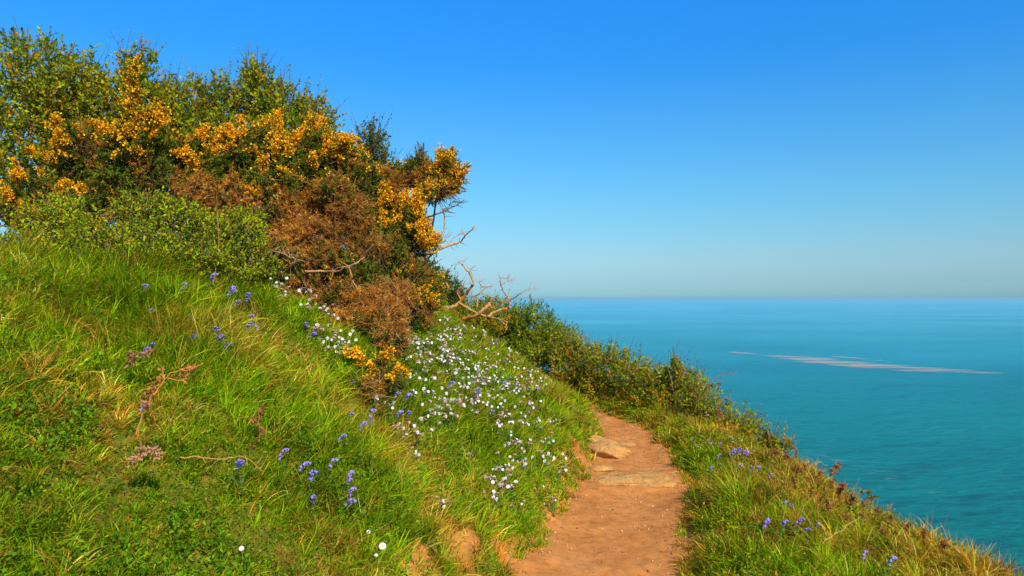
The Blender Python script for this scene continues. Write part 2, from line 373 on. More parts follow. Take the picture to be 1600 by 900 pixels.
M_foam = foam_mat('sea_foam', .40, .11); M_foam3 = foam_mat('foam_veins', .56, .9); M_foam2 = foam_mat('thin_sea_foam', .54, .30)
foam('foam_streak', 'long beige streak of foam drifting across the far water', [on_sea(*p) for p in ((1130, 549), (1190, 554), (1250, 559), (1320, 567), (1400, 575), (1500, 580), (1580, 584))], [4, 16, 32, 38, 36, 22, 6], M_foam)
foam('foam_streak', 'faint broken thread of foam on the water above the hedge', [on_sea(*p) for p in ((930, 540), (1000, 543), (1060, 547), (1120, 549))], [6, 10, 10, 5], M_foam2, .10)
foam('foam_streak', 'short branch of pale foam just above the long streak', [on_sea(*p) for p in ((1290, 556), (1340, 560), (1400, 566))], [3, 8, 4], M_foam, .16)
foam('foam_patch', 'broken white foam near the shore below the cliff edge', [on_sea(*p) for p in ((1210, 690), (1260, 708), (1320, 722), (1400, 745), (1500, 780))], [3, 7, 12, 12, 8], M_foam3, .14)

def haze():
    m, n, l = new_mat('sea_haze'); v = n.new('ShaderNodeVolumePrincipled'); v.inputs['Color'].default_value = (.42, .70, .78, 1)
    v.inputs['Density'].default_value = HAZE; v.inputs['Anisotropy'].default_value = 0.0
    o = n.new('ShaderNodeOutputMaterial'); l.new(v.outputs[0], o.inputs['Volume']); a = 39000; z0, z1 = SEA - 5.2, 5.5
    v = [(x, y, z) for z in (z0, z1) for x, y in ((-a, -a), (a, -a), (a, a), (-a, a))]
    f = [(0, 3, 2, 1), (4, 5, 6, 7), (0, 1, 5, 4), (1, 2, 6, 5), (2, 3, 7, 6), (3, 0, 4, 7)]
    tag(mesh('haze', v, np.array(f), m), 'thin sea haze softening the horizon', kind='stuff')
HAZE = 1e-4
haze()

# ---------------------------------------------------------------- rocks
def rock(name, label, c, size, rz, seed, pitch=0.0, sq=2.0):
    n1, n2 = 64, 36; v = []
    for i in range(n2 + 1):
        th = math.pi * i / n2
        for j in range(n1):
            ph = 2 * math.pi * j / n1
            d = np.array([math.sin(th) * math.cos(ph), math.sin(th) * math.sin(ph), math.cos(th)]); v.append(d)
    v = np.array(v); v = np.sign(v) * np.abs(v) ** (2 / sq) ; 
    nz = fbm(v[:, 0] * 1.6 + seed, v[:, 1] * 1.6 + v[:, 2] * 1.1, seed, 2) * .34 + np.abs(fbm(v[:, 0] * 3.4 + seed, v[:, 1] * 3.4 + v[:, 2] * 2.6, seed + 2, 3) - .5) * .3 + .13
    v = v * (.62 + nz)[:, None] * np.array(size) * .5
    cr, sr = math.cos(rz), math.sin(rz); cp, sp = math.cos(pitch), math.sin(pitch)
    v = np.stack([v[:, 0] * cp + v[:, 2] * sp, v[:, 1], -v[:, 0] * sp + v[:, 2] * cp], -1)
    v = np.stack([v[:, 0] * cr - v[:, 1] * sr, v[:, 0] * sr + v[:, 1] * cr, v[:, 2]], -1)
    q = [(i * n1 + j, i * n1 + (j + 1) % n1, (i + 1) * n1 + (j + 1) % n1, (i + 1) * n1 + j) for i in range(n2) for j in range(n1)]
    return tag(mesh(name, v + c, np.array(q), M_rock, smooth=True, origin=c), label, 'rock')
def rock_at(px, py, size, rz, seed, label, name='rock', sink=.35, pitch=0.0):
    p = hit(px, py); p = p.copy(); p[2] = float(H(p[0], p[1])) + size[2] * (.5 - sink) * .6
    return rock(name, label, p, size, R_(rz), seed, pitch)
rock_at(945, 706, (.66, .42, .24), -50, 8.3, 'large rounded sandstone rock beside the left edge of the path', sink=.42)
rock_at(996, 747, (.92, .60, .15), -6, 2.2, 'flat sandstone slab lying across the path', sink=.78)
rock_at(925, 690, (.34, .22, .12), -30, 1.7, 'small sandstone rock behind the large one, half under the grass', sink=.4)
rock_at(978, 696, (.22, .14, .07), -20, 9.4, 'little flat stone set in the path just past the large rock', sink=.4)
rock_at(885, 644, (.24, .16, .12), 10, 5.9, 'small pale stone in the grass where the path disappears', sink=.4)
rock_at(940, 733, (.26, .16, .07), 15, 12.4, 'low stone between the large rock and the flat slab', sink=.45)

# ---------------------------------------------------------------- templates
def tri_fan_leaf(L=1.0, W=.5, fold=.18):
    v = np.array([[0, 0, 0], [W * .42, fold * .5, L * .3], [W * .5, fold, L * .6], [0, 0, L], [-W * .5, fold, L * .6], [-W * .42, fold * .5, L * .3], [0, -fold * .3, L * .5]])
    t = np.array([[0, 1, 6], [1, 2, 6], [2, 3, 6], [3, 4, 6], [4, 5, 6], [5, 0, 6]]); return v, t
LEAF = tri_fan_leaf()
LEAF_LO = (np.array([[0, 0, 0], [.27, .08, .5], [0, 0, 1.], [-.27, .08, .5]]), np.array([[0, 1, 2], [0, 2, 3]]))
def sprig_template(n, seed, spread=.9, sl=.24, sw=.04):
    """a gorse shoot of length 1: short side spines in all directions along a stem"""
    r = np.random.default_rng(seed); v = []; t = []
    for i in range(n):
        h = (i + .5) / n; a = r.uniform(0, 6.283); up = r.uniform(.25, 1.0)
        d = norm(np.array([math.cos(a) * spread, math.sin(a) * spread, up])); l = sl * r.uniform(.7, 1.25) * (1.15 - .5 * h)
        s = norm(np.cross(d, r.normal(size=3))) * sw * r.uniform(.8, 1.3); b = np.array([0, 0, h]); k = len(v)
        v += [b - s, b + s, b + d * l]; t.append((k, k + 1, k + 2))
    k = len(v); v += [np.array([-.018, 0, 0]), np.array([.018, 0, 0]), np.array([0, 0, 1.1])]; t.append((k, k + 1, k + 2))
    return np.array(v), np.array(t)
SPRIGS = [sprig_template(34, s) for s in range(4)]
DSPRIGS = [sprig_template(26, s + 20, 1.1, .30, .026) for s in range(4)]
def blossom_template():
    v = []; t = []
    for a, w_, l_, b in ((1.57, .5, .8, .25), (-1.2, .32, .7, -.1), (-1.9, .32, .7, -.1)):
        c, s = math.cos(a), math.sin(a); k = len(v)
        for x, z in ((0, 0), (-w_ * .8, l_ * .5), (-w_ * .45, l_), (w_ * .45, l_), (w_ * .8, l_ * .5)):
            y = .15 + z * .6; v.append((x * s + y * c, -x * c + y * s, z + b * .3))
        t += [(k, k + 1, k + 2), (k, k + 2, k + 3), (k, k + 3, k + 4)]
    return np.array(v), np.array(t)
BLOS = blossom_template()

# palettes (real surface colours, linear)
G_LEAF = [(.27, .33, .004), (.36, .40, .005), (.15, .22, .004), (.44, .28, .008)]
G_BRAMBLE = [(.32, .43, .004), (.42, .48, .005), (.18, .30, .004), (.46, .36, .008)]
G_HEDGE = [(.25, .32, .004), (.37, .36, .005), (.13, .21, .004), (.48, .23, .008)]
G_GORSE = [(.10, .15, .006), (.15, .19, .007), (.05, .09, .005), (.26, .18, .012)]
G_DEAD = [(.60, .23, .014), (.42, .14, .012), (.64, .30, .04), (.46, .20, .022), (.22, .08, .01), (.30, .17, .02)]
G_BLOS = [(.97, .46, .006), (.96, .36, .004), (.97, .58, .015)]

# ---------------------------------------------------------------- shrubs
def lobe_points(c, r, n, lump, seed, inner=.35):
    u = norm(rng.normal(size=(n, 3)))
    lm = 1 + lump * (fbm(u[:, 0] * 2.3 + seed, u[:, 1] * 2.3 + u[:, 2] * 1.9 + seed, seed, 3) - .5) * 2
    rad = np.where(rng.random(n) < inner, rng.uniform(.3, .85, n), rng.uniform(.82, 1.08, n))
    return c + u * r * (lm * rad)[:, None], u
def base_of(lobes):
    c = np.mean([P(l[0], l[1], l[2]) for l in lobes], 0); return np.array([c[0], c[1], float(H(c[0], c[1])) - .03])
def lobe_geo(l):
    px, py, Yd, rx, rz = l[:5]; c = P(px, py, Yd); a, b = M_PX(rx, Yd), M_PX(rz, Yd)
    return c, np.array([a, max(.16, (a + b) * .42), b])
def wood(acc, base, lobes, r0, spread=.25, per=5, col=(1, 1, 1)):
    for l in lobes:
        c, r = lobe_geo(l); foot = base + np.array([rng.normal(0, spread * .5), rng.normal(0, spread * .5), 0]); foot[2] = H(foot[0], foot[1]) - .05
        m = foot * .5 + c * .5 + rng.normal(0, .08, 3) + np.array([0, 0, .05]); line = smooth_line([foot, m, c], 4)
        tube(acc, line, np.linspace(r0, r0 * .45, len(line)), col)
        for k in range(per):
            u = norm(rng.normal(size=3) + np.array([0, 0, .5])); e = c + u * r * .85; mid = c * .5 + e * .5 + rng.normal(0, .03, 3)
            ln = smooth_line([c, mid, e], 3); tube(acc, ln, np.linspace(r0 * .4, r0 * .1, len(ln)), col, 4)
def leafy(label, lobes, pal, wts=None, leaf=.040, tips=270, group=None, name='leafy_shrub', cat='shrub', bare=10, lump=.35, twig=.16, upw=.6, per=9, hi=False, base=None):
    base = base_of(lobes) if base is None else base; root = tag(empty(name, base), label, cat, group)
    W = Acc(); wood(W, base, lobes, .018 if cat == 'shrub' else .006); A = Acc()
    for li, l in enumerate(lobes):
        c, r = lobe_geo(l); area = 4 * math.pi * ((r[0] * r[1] + r[0] * r[2] + r[1] * r[2]) / 3); n = int(area * tips) + 10
        p, u = lobe_points(c, r, n, lump, li * 7.3 + c[0] * 3 + 11)
        d = norm(u * .8 + np.array([0, 0, upw]) + rng.normal(0, .45, (n, 3))); tl = twig * rng.uniform(.6, 1.3, n)
        gz = H(p[:, 0], p[:, 1]); ok = p[:, 2] > gz + .02; p, d, tl = p[ok], d[ok], tl[ok]; n = len(p)
        a = p - d * (tl * .7)[:, None]; b = p + d * (tl * .3)[:, None]
        twigs(W, a, b, .003, .0012, (1, 1, 1))
        m = per; t = (np.arange(m) + .6) / m; q = (a[:, None] + (b - a)[:, None] * t[None, :, None]).reshape(-1, 3)
        dd = np.repeat(d, m, 0); ld = norm(dd * .5 + rng.normal(0, .7, (len(q), 3)) + np.array([0, 0, .15]))
        tone = 1 + (fbm(p[:, 0] * 5, p[:, 2] * 5 + p[:, 1] * 4, 17) - .5) * .7
        col = pick(pal, n, wts, .10); col = np.repeat(col * tone[:, None], m, 0) * (1 + rng.normal(0, .14, (n * m, 1)))
        T = LEAF if hi else LEAF_LO
        stamp(A, T[0], T[1], q, frames(ld), leaf * rng.uniform(.6, 1.3, len(q)), np.clip(col, .003, .9))
        # bare twigs that stand out of the crown
        k = bare; u2 = norm(rng.normal(size=(k, 3)) * np.array([1, .6, .4]) + np.array([0, 0, .9])); s = c + u2 * r * .8; e = s + norm(u2 * .5 + np.array([.1, 0, .8]) + rng.normal(0, .25, (k, 3))) * rng.uniform(.12, .34, (k, 1))
        twigs(W, s, e, .0035, .001, (1, 1, 1))
        j = rng.random(k * 5); q2 = np.repeat(s, 5, 0) + np.repeat(e - s, 5, 0) * j[:, None]
        stamp(A, T[0], T[1], q2, frames(norm(rng.normal(size=(k * 5, 3)) + np.array([0, 0, .4]))), leaf * rng.uniform(.5, .9, k * 5), pick(pal, k * 5, wts))
    W.build('branches', M_wood, root, origin=base); A.build('foliage', M_leaf, root, origin=base)
    return root
def gorse(label, lobes, group='gorse bushes on the bank', spikes=(), tips=420, name='gorse_bush', blos=1.0, cat='gorse bush', base=None, dens=1.0, slen=.11):
    """lobes: (px, py, Y, rx, rz, kind) kind g green, f flowering, b dead brown, m mixed"""
    base = base_of(lobes) if base is None else base; root = tag(empty(name, base), label, cat, group)
    W = Acc(); wood(W, base, lobes, .017, .3, 7); A = Acc(); D = Acc(); B = Acc()
    def put(p, d, dead, size):
        n = len(p)
        for acc, Ts, m, pal in ((A, SPRIGS, ~dead, G_GORSE), (D, DSPRIGS, dead, G_DEAD)):
            for k, (tv, tt) in enumerate(Ts):
                s = np.nonzero(m)[0][k::4]
                if len(s): stamp(acc, tv, tt, p[s], frames(d[s]), size * rng.uniform(.7, 1.3, len(s)), pick(pal, len(s), jit=.16) * (1 + (fbm(p[s, 0] * 4, p[s, 2] * 4 + p[s, 1] * 3, 23) - .5)[:, None] * .8))
    def flowers(p, d, size, per):
        n = len(p)
        if n == 0: return
        t = rng.uniform(.15, 1.08, (n, per)); q = (p[:, None] + d[:, None] * (t * size)[..., None]).reshape(-1, 3) + rng.normal(0, .006, (n * per, 3))
        fd = norm(np.repeat(d, per, 0) * .25 + rng.normal(0, .7, (n * per, 3)) + np.array([0, -.15, .15]))
        stamp(B, BLOS[0], BLOS[1], q + fd * .008, frames(fd), rng.uniform(.010, .024, n * per), pick(G_BLOS, n * per, jit=.07))
    for li, l in enumerate(lobes):
        c, r = lobe_geo(l); kd = l[5]; area = 4 * math.pi * ((r[0] * r[1] + r[0] * r[2] + r[1] * r[2]) / 3); n = int(area * tips * dens) + 12
        p, u = lobe_points(c, r, n, .42, li * 3.7 + c[0] * 5 + 31, .3); d = norm(u * .9 + np.array([0, 0, .35]) + rng.normal(0, .4, (n, 3)))
        gz = H(p[:, 0], p[:, 1]); ok = p[:, 2] > gz + .03; p, u, d = p[ok], u[ok], d[ok]; n = len(p)
        patch = fbm(p[:, 0] * 4.5 + 3, p[:, 2] * 4.5 + p[:, 1] * 3, 41, 2)
        frac = {'g': .12, 'f': .15, 'b': .93, 'm': .5}[kd]
        dead = (patch + rng.normal(0, .12, n)) < (.5 + (frac - .5) * .75)
        put(p - d * slen * .5, d, dead, slen)
        k3 = 3; side = norm(np.repeat(d, k3, 0) + rng.normal(0, .75, (n * k3, 3))); sp = np.repeat(p - d * slen * .45, k3, 0) + np.repeat(d, k3, 0) * (rng.random((n * k3, 1)) * slen * .6)
        put(sp, side, np.repeat(dead, k3), slen * .62)
        twigs(W, p - d * slen * 1.6, p, .004, .0015, (1, 1, 1))
        if kd in 'bm':                                   # a tangle of fine dead twigs
            k = int(n * (.5 if kd == 'b' else .2)); s0 = c + norm(rng.normal(size=(k, 3))) * r * rng.uniform(.6, 1.02, (k, 1)); e0 = s0 + norm(rng.normal(size=(k, 3)) + np.array([.2, -.2, .2])) * rng.uniform(.05, .16, (k, 1))
            g0 = (s0[:, 2] > H(s0[:, 0], s0[:, 1]) + .02) & (e0[:, 2] > H(e0[:, 0], e0[:, 1]) + .02); k = int(g0.sum())
            twigs(D, s0[g0], e0[g0], .0022, .0012, pick([(.50, .27, .10), (.36, .18, .07), (.58, .36, .17)], k))
        if kd in 'fm' and blos > 0:
            fp = fbm(p[:, 0] * 6 + 9, p[:, 2] * 6 + p[:, 1] * 4, 57, 2); up = u[:, 2] > (-.35 if kd == 'f' else 0)
            s = (~dead) & up & (fp > (.53 if kd == 'f' else .56)) & (rng.random(n) < .95 * blos)
            flowers(p[s] - d[s] * slen * .3, d[s], slen, 13)
        if kd == 'f':                                    # flower laden shoots standing out of this lump
            for _ in range(round(6 * blos)):
                u0 = norm(rng.normal(size=3) + np.array([0, -.5, .45])); q0 = c + u0 * r * .8; ax = norm(u0 * .5 + rng.normal(0, .35, 3) + np.array([.1, 0, .55])); Ls = rng.uniform(.10, .24); m = int(Ls * 220)
                tt0 = rng.random(m); q = q0 + ax * (tt0 * Ls)[:, None] + rng.normal(0, .010, (m, 3)); d0 = norm(ax * .9 + rng.normal(0, .6, (m, 3)))
                put(q, d0, rng.random(m) < .1, .055); sel = tt0 > rng.uniform(.1, .5); flowers(q[sel], d0[sel], .045, 7)
    for (x0, y0, x1, y1, Yd, rp, fl) in spikes:          # long shoots standing out of the bush
        a, b = P(x0, y0, Yd), P(x1, y1, Yd - .05); L = np.linalg.norm(b - a); k = max(6, int(L / .02)); t = np.linspace(0, 1, k)
        ax = norm(b - a); ln = a + (b - a) * t[:, None]; tube(W, ln, np.linspace(.006, .002, k), (1, 1, 1), 4)
        rr = M_PX(rp, Yd); m = k * 4; tt_ = rng.random(m); d = norm(ax * .9 + rng.normal(0, .6, (m, 3))); q = a + (b - a) * tt_[:, None] + rng.normal(0, rr * .25, (m, 3))
        put(q, d, rng.random(m) < .12, rr * 1.3)
        if fl:
            sel = tt_ > (1 - fl); flowers(q[sel], d[sel], rr * 1.2, 11)
    W.build('branches', M_wood, root, origin=base); A.build('foliage', M_spine, root, origin=base)
    dd = D.build('dead_foliage', M_spine, root, origin=base)
    if dd: dd['label'] = 'dried brown gorse shoots'
    B.build('blossom', M_blos, root, origin=base)
    return root

# leafy scrub along the top of the bank, back row
TOP = 'leafy shrubs along the top of the bank'
leafy('tall dark leafy shrub rising at the far left end of the bank', [(40, 130, 6.6, 95, 80), (120, 170, 6.8, 70, 80), (60, 260, 6.6, 120, 90)], G_LEAF, group=TOP)
leafy('wide leafy shrub on the bank beyond the far left end of the gorse', [(-80, 200, 7.0, 90, 90), (-190, 250, 7.4, 100, 80), (-300, 290, 7.6, 90, 70)], G_LEAF, group=TOP)
leafy('leafy shrub with a tall twiggy tip above the leftmost orange gorse spike', [(215, 110, 6.9, 34, 38), (190, 175, 6.9, 60, 60), (235, 200, 7.0, 55, 60)], G_LEAF, group=TOP)
leafy('broad olive green shrub behind the long band of gorse flowers', [(290, 185, 7.2, 60, 62), (345, 165, 7.3, 42, 44), (330, 235, 7.2, 90, 60), (265, 160, 7.2, 28, 36)], G_LEAF, group=TOP, bare=14)
leafy('leafy shrub with the highest twiggy peak on the bank skyline', [(405, 150, 7.4, 40, 46), (440, 175, 7.5, 50, 45), (490, 190, 7.5, 38, 36), (450, 240, 7.4, 85, 60), (400, 118, 7.4, 18, 20)], G_LEAF, group=TOP, bare=16)
leafy('small dark spiky shrub between the central gorse spike and the overhanging gorse', [(580, 225, 7.8, 26, 34), (590, 265, 7.8, 34, 40), (550, 260, 7.8, 34, 38)], G_GORSE + [(.08, .13, .02)], group=TOP, leaf=.034, bare=10)
# gorse
gorse('gorse beyond the left end of the flower band with orange blossom', [(60, 320, 6.0, 60, 40, 'f'), (140, 250, 6.3, 50, 50, 'f'), (100, 350, 6.0, 80, 50, 'm')], spikes=[(110, 260, 90, 190, 6.2, 13, .8)])
gorse('gorse with upright orange flower spikes at the left of the bank', [(205, 235, 6.1, 42, 48, 'f'), (230, 275, 6.1, 40, 45, 'g'), (190, 290, 6.1, 40, 40, 'g')],
      spikes=[(208, 210, 207, 112, 6.0, 15, 1.0), (215, 250, 242, 178, 5.95, 17, .55), (242, 180, 252, 184, 5.95, 14, 1), (226, 225, 202, 205, 6.0, 14, .7)])
gorse('gorse covered in a long band of orange blossom below the olive shrub', [(285, 250, 6.4, 42, 34, 'f'), (330, 275, 6.4, 40, 36, 'f'), (370, 245, 6.5, 40, 32, 'f'), (415, 232, 6.6, 36, 34, 'f'), (350, 320, 6.3, 60, 40, 'm'), (300, 310, 6.2, 50, 32, 'm'), (430, 285, 6.5, 50, 45, 'f')])
gorse('tall central gorse with a single orange spike on its top', [(505, 245, 6.7, 44, 40, 'f'), (470, 270, 6.6, 44, 44, 'f'), (540, 275, 6.8, 44, 40, 'm'), (500, 325, 6.6, 60, 42, 'm'), (440, 340, 6.4, 44, 40, 'm'), (560, 300, 6.8, 40, 40, 'g')],
      spikes=[(490, 245, 488, 188, 6.5, 15, .45), (520, 240, 545, 218, 6.6, 12, 1), (425, 240, 440, 208, 6.5, 11, 1)])
gorse('wind bent gorse leaning out over the slope with a blossom covered head', [(685, 288, 7.3, 32, 28, 'f'), (640, 276, 7.3, 34, 18, 'm'), (703, 262, 7.3, 13, 14, 'm'), (600, 290, 7.2, 30, 30, 'm'), (660, 268, 7.4, 26, 20, 'm')],
      spikes=[(605, 345, 672, 294, 7.0, 15, .9), (655, 262, 660, 235, 7.3, 12, 0), (690, 262, 702, 240, 7.3, 12, .8), (700, 285, 722, 268, 7.3, 12, .5)], base=np.array([-1.45, 7.3, float(H(-1.45, 7.3))]))
gorse('green gorse tuft with yellow flowers under the wind bent gorse', [(620, 345, 6.9, 44, 30, 'f'), (640, 375, 6.9, 36, 26, 'f'), (590, 370, 6.8, 34, 40, 'g'), (600, 330, 6.9, 30, 24, 'f')],
      spikes=[(645, 385, 680, 378, 6.8, 11, .6), (640, 350, 665, 352, 6.9, 9, .5)])
gorse('big rust brown dead gorse in the middle of the bushes', [(480, 365, 6.15, 30, 28, 'b'), (545, 335, 6.3, 34, 30, 'b'), (440, 392, 6.0, 30, 24, 'b'), (505, 402, 6.05, 34, 20, 'b'), (570, 395, 6.3, 34, 26, 'b'), (525, 365, 6.25, 26, 22, 'b'), (520, 300, 6.3, 30, 24, 'm'), (560, 425, 6.2, 30, 16, 'm'), (600, 390, 6.5, 24, 24, 'm')], name='dead_gorse', cat='dead shrub', blos=.4, dens=1.1)
gorse('low half dead gorse with small yellow flowers beside the bare branches', [(620, 430, 6.6, 44, 34, 'm'), (660, 450, 6.8, 34, 34, 'm'), (575, 450, 6.2, 34, 22, 'm'), (645, 480, 6.5, 34, 26, 'm')], blos=.8)
gorse('drooping clump of dry rust coloured gorse hanging down the bank', [(605, 498, 5.65, 34, 32, 'b'), (608, 528, 5.5, 26, 24, 'b'), (622, 462, 5.9, 28, 24, 'b'), (590, 470, 5.95, 24, 20, 'b')], name='dead_gorse', cat='dead shrub', blos=0, slen=.08, tips=700, base=np.array([-1.35, 6.1, float(H(-1.35, 6.1))]))
gorse('scrawny dead gorse on the grass beside the white flowers of the upper bank', [(520, 460, 6.0, 36, 20, 'b'), (478, 442, 6.1, 34, 16, 'b'), (555, 475, 5.95, 26, 20, 'b'), (545, 500, 5.75, 22, 14, 'm'), (500, 480, 5.95, 22, 12, 'b')], name='dead_gorse', cat='dead shrub', blos=0, dens=.8)
gorse('small low gorse with orange flowers alone on the slope under the rust clump', [(600, 588, 5.0, 28, 18, 'm'), (576, 606, 4.85, 26, 16, 'b'), (598, 568, 5.1, 22, 9, 'f'), (614, 592, 5.0, 14, 10, 'm'), (560, 592, 4.95, 20, 12, 'm')], dens=1.0, slen=.07, blos=.3)
leafy('dark green spiky shrub behind the bare branches', [(680, 440, 10.5, 26, 26), (705, 455, 10.8, 22, 22), (660, 420, 10.3, 20, 22)], G_GORSE + [(.06, .13, .03)], group=TOP, leaf=.04, upw=1.2)
# bramble in front of the gorse
BR = 'green brambles in front of the gorse'
leafy('bright green bramble in front of the gorse at the left of the bank', [(235, 330, 5.3, 60, 32), (290, 355, 5.3, 50, 36), (225, 375, 5.1, 50, 28), (290, 398, 5.2, 50, 22), (215, 400, 4.9, 40, 16)], G_BRAMBLE, group=BR, name='bramble', cat='bramble', leaf=.027, tips=480, hi=True, bare=3)
leafy('rounded green bramble touching the dead gorse above the long grass', [(350, 370, 5.6, 52, 36), (385, 350, 5.7, 30, 26), (380, 400, 5.6, 40, 30), (320, 405, 5.3, 40, 24), (365, 425, 5.5, 44, 16), (415, 425, 5.7, 26, 16)], G_BRAMBLE, group=BR, name='bramble', cat='bramble', leaf=.027, tips=480, hi=True, bare=4)
leafy('low green bramble at the very left end of the bank', [(40, 400, 4.9, 70, 36), (130, 380, 5.0, 70, 36), (90, 340, 5.2, 60, 30)], G_BRAMBLE, group=BR, name='bramble', cat='bramble', leaf=.027, tips=480, hi=True, bare=3)
# the hedge on the cliff side of the path
HG = 'shrubs of the hedge along the cliff edge'
leafy('dark tall hedge shrub behind the fallen bare branches, furthest along the path', [(730, 500, 12.0, 50, 30), (770, 495, 12.6, 40, 30), (700, 480, 11.5, 34, 26)], G_HEDGE, group=HG, tips=230, leaf=.048)
leafy('tall dark green hedge shrub touching the horizon line', [(825, 515, 12.6, 42, 42), (860, 535, 12.3, 40, 34), (790, 520, 12.8, 40, 36), (840, 560, 12.0, 50, 26)], G_HEDGE, [3, 1, 4, .3], group=HG, tips=230, leaf=.046)
leafy('rounded hedge shrub right of the tall dark one', [(905, 562, 11.2, 42, 30), (885, 545, 11.5, 30, 26), (900, 590, 11.0, 44, 18)], G_HEDGE, group=HG, tips=250, leaf=.042)
leafy('hedge shrub with reddish leaf tips above the bend of the path', [(955, 570, 10.6, 42, 34), (995, 585, 10.0, 38, 27), (940, 600, 10.6, 40, 16)], G_HEDGE, [2, 3, 2, 1.6], group=HG, tips=250, leaf=.040)
leafy('hedge shrub with a thin leafy shoot standing above it against the sea', [(1035, 598, 9.6, 42, 30), (1068, 600, 9.4, 28, 26), (1030, 620, 9.4, 40, 20), (1056, 572, 9.4, 8, 12)], G_HEDGE, [2, 3, 2, 1.8], group=HG, tips=250, leaf=.040)
leafy('yellow green hedge shrub sloping down towards the sea', [(1090, 620, 8.8, 34, 28), (1110, 645, 8.5, 34, 24)], G_HEDGE, [2, 5, 1, 1], group=HG, tips=260, leaf=.036)
leafy('low loose shrub at the near end of the hedge', [(1145, 660, 8.0, 36, 22), (1175, 672, 7.7, 20, 14)], G_HEDGE, [3, 4, 1, .8], group=HG, tips=260, leaf=.036)
leafy('small straggly shrub on the cliff edge past the end of the hedge', [(1215, 692, 7.0, 24, 10), (1195, 690, 7.1, 16, 12)], G_HEDGE, [2, 4, 1, 2], group=HG, tips=250, leaf=.032)

# ---------------------------------------------------------------- bare dead branches
def dead_branch(label, lines, Yd, name='dead_branch', mat=None, fine=0, seed=1):
    """lines: list of (points in the photo, start radius, end radius); the first is the main limb, the rest its parts"""
    r = np.random.default_rng(seed); mat = mat or M_dead
    f = P(*lines[0][0][0], Yd); root = tag(empty(name, f), label, 'dead branch')
    for i, (pts, r0, r1) in enumerate(lines):
        q = np.array([P(x, y, Yd + .10 * math.sin(x * .09 + i * 2.1)) for x, y in pts]); ln = smooth_line(q, 4)
        ln[1:-1] += r.normal(0, .004, ln[1:-1].shape)
        A = Acc(); tube(A, ln, np.linspace(r0, r1, len(ln)) * (1 + r.normal(0, .10, len(ln))), sides=7 if i == 0 else 6)
        k = 4 if r1 < .006 else 2
        for _ in range(k + fine):
            j = r.integers(len(ln) // 2, len(ln)); s = ln[j]; d = norm(r.normal(size=3) * np.array([1, .5, .8]) + np.array([.5, 0, .3])); L = r.uniform(.04, .13)
            e = smooth_line([s, s + d * L * .5 + r.normal(0, .01, 3), s + d * L], 3); tube(A, e, np.linspace(min(.004, r1), .001, len(e)), sides=4)
        A.build('limb' if i == 0 else 'side_branch', mat, root, origin=f, smooth=True)
    return root
dead_branch('bare forked branch reaching right out of the gorse against the sky', [([(640, 410), (657, 398), (677, 395), (703, 383), (718, 379), (728, 368), (741, 353)], .019, .005),
    ([(702, 383), (695, 372), (690, 360)], .006, .003), ([(702, 380), (713, 368), (727, 363)], .005, .002), ([(663, 410), (680, 390), (688, 370), (695, 350), (692, 330), (686, 315)], .012, .004)], 7.3, seed=3, fine=2)
dead_branch('dark thin twiggy branch hanging under the gorse head', [([(640, 343), (663, 345), (670, 338), (690, 332), (713, 320), (724, 314)], .012, .004), ([(690, 332), (700, 322), (712, 312)], .005, .002), ([(600, 352), (606, 325), (600, 300)], .01, .006)], 7.25, mat=M_wood, fine=9, seed=5)
dead_branch('bare branch that bends up into a tall curved fork, over the fallen wood', [([(670, 482), (692, 481), (708, 479), (717, 473), (727, 462), (737, 447), (740, 443), (737, 434), (732, 425), (723, 414), (715, 409)], .026, .007),
    ([(733, 426), (736, 420)], .007, .004), ([(723, 414), (726, 405)], .005, .002), ([(720, 468), (714, 455), (722, 448)], .010, .004), ([(717, 473), (730, 481), (745, 489), (762, 495), (780, 499), (793, 503)], .020, .008)], 8.7, seed=7, fine=1)
dead_branch('thick pale broken branch lying on the bank top', [([(698, 504), (717, 501), (733, 497), (745, 492), (755, 484), (762, 478), (765, 474)], .028, .019), ([(762, 479), (772, 481)], .008, .003)], 8.6, seed=9)
dead_branch('bare branch with two upright tips at the right, against the sea horizon', [([(762, 496), (770, 489), (782, 484), (792, 482), (796, 480), (795, 470), (795, 466), (789, 459), (783, 448), (782, 439), (781, 433)], .020, .005),
    ([(781, 434), (790, 435), (795, 433)], .004, .002), ([(784, 446), (793, 440), (801, 438)], .004, .002), ([(796, 470), (803, 465), (814, 459), (825, 452), (836, 451)], .008, .003), ([(765, 496), (775, 499), (787, 504), (793, 512)], .014, .005)], 8.9, seed=11, fine=2)
dead_branch('small grey forked branch between the two taller bare branches', [([(745, 480), (745, 467), (742, 463), (750, 458), (756, 452), (760, 448), (769, 448)], .012, .004), ([(759, 448), (753, 447), (747, 441)], .006, .003), ([(742, 463), (735, 464), (731, 462)], .006, .003), ([(752, 459), (762, 462), (768, 468)], .006, .003)], 8.8, seed=13, fine=2)
dead_branch('bare branch running down the bank to the drooping rust clump', [([(525, 480), (535, 498), (548, 508), (565, 513), (580, 518)], .020, .012)], 5.95, seed=15)
dead_branch('thin dead branch lying across the brown gorse', [([(475, 424), (500, 424), (520, 424), (545, 416), (570, 402)], .012, .004), ([(545, 416), (552, 440), (562, 455)], .006, .003)], 5.75, seed=17, fine=3)
dead_branch('short forked dead branch at the left edge of the brown gorse', [([(435, 432), (455, 415), (462, 408)], .008, .005), ([(410, 388), (425, 392), (445, 398), (462, 405)], .009, .004)], 5.65, seed=19, fine=4)

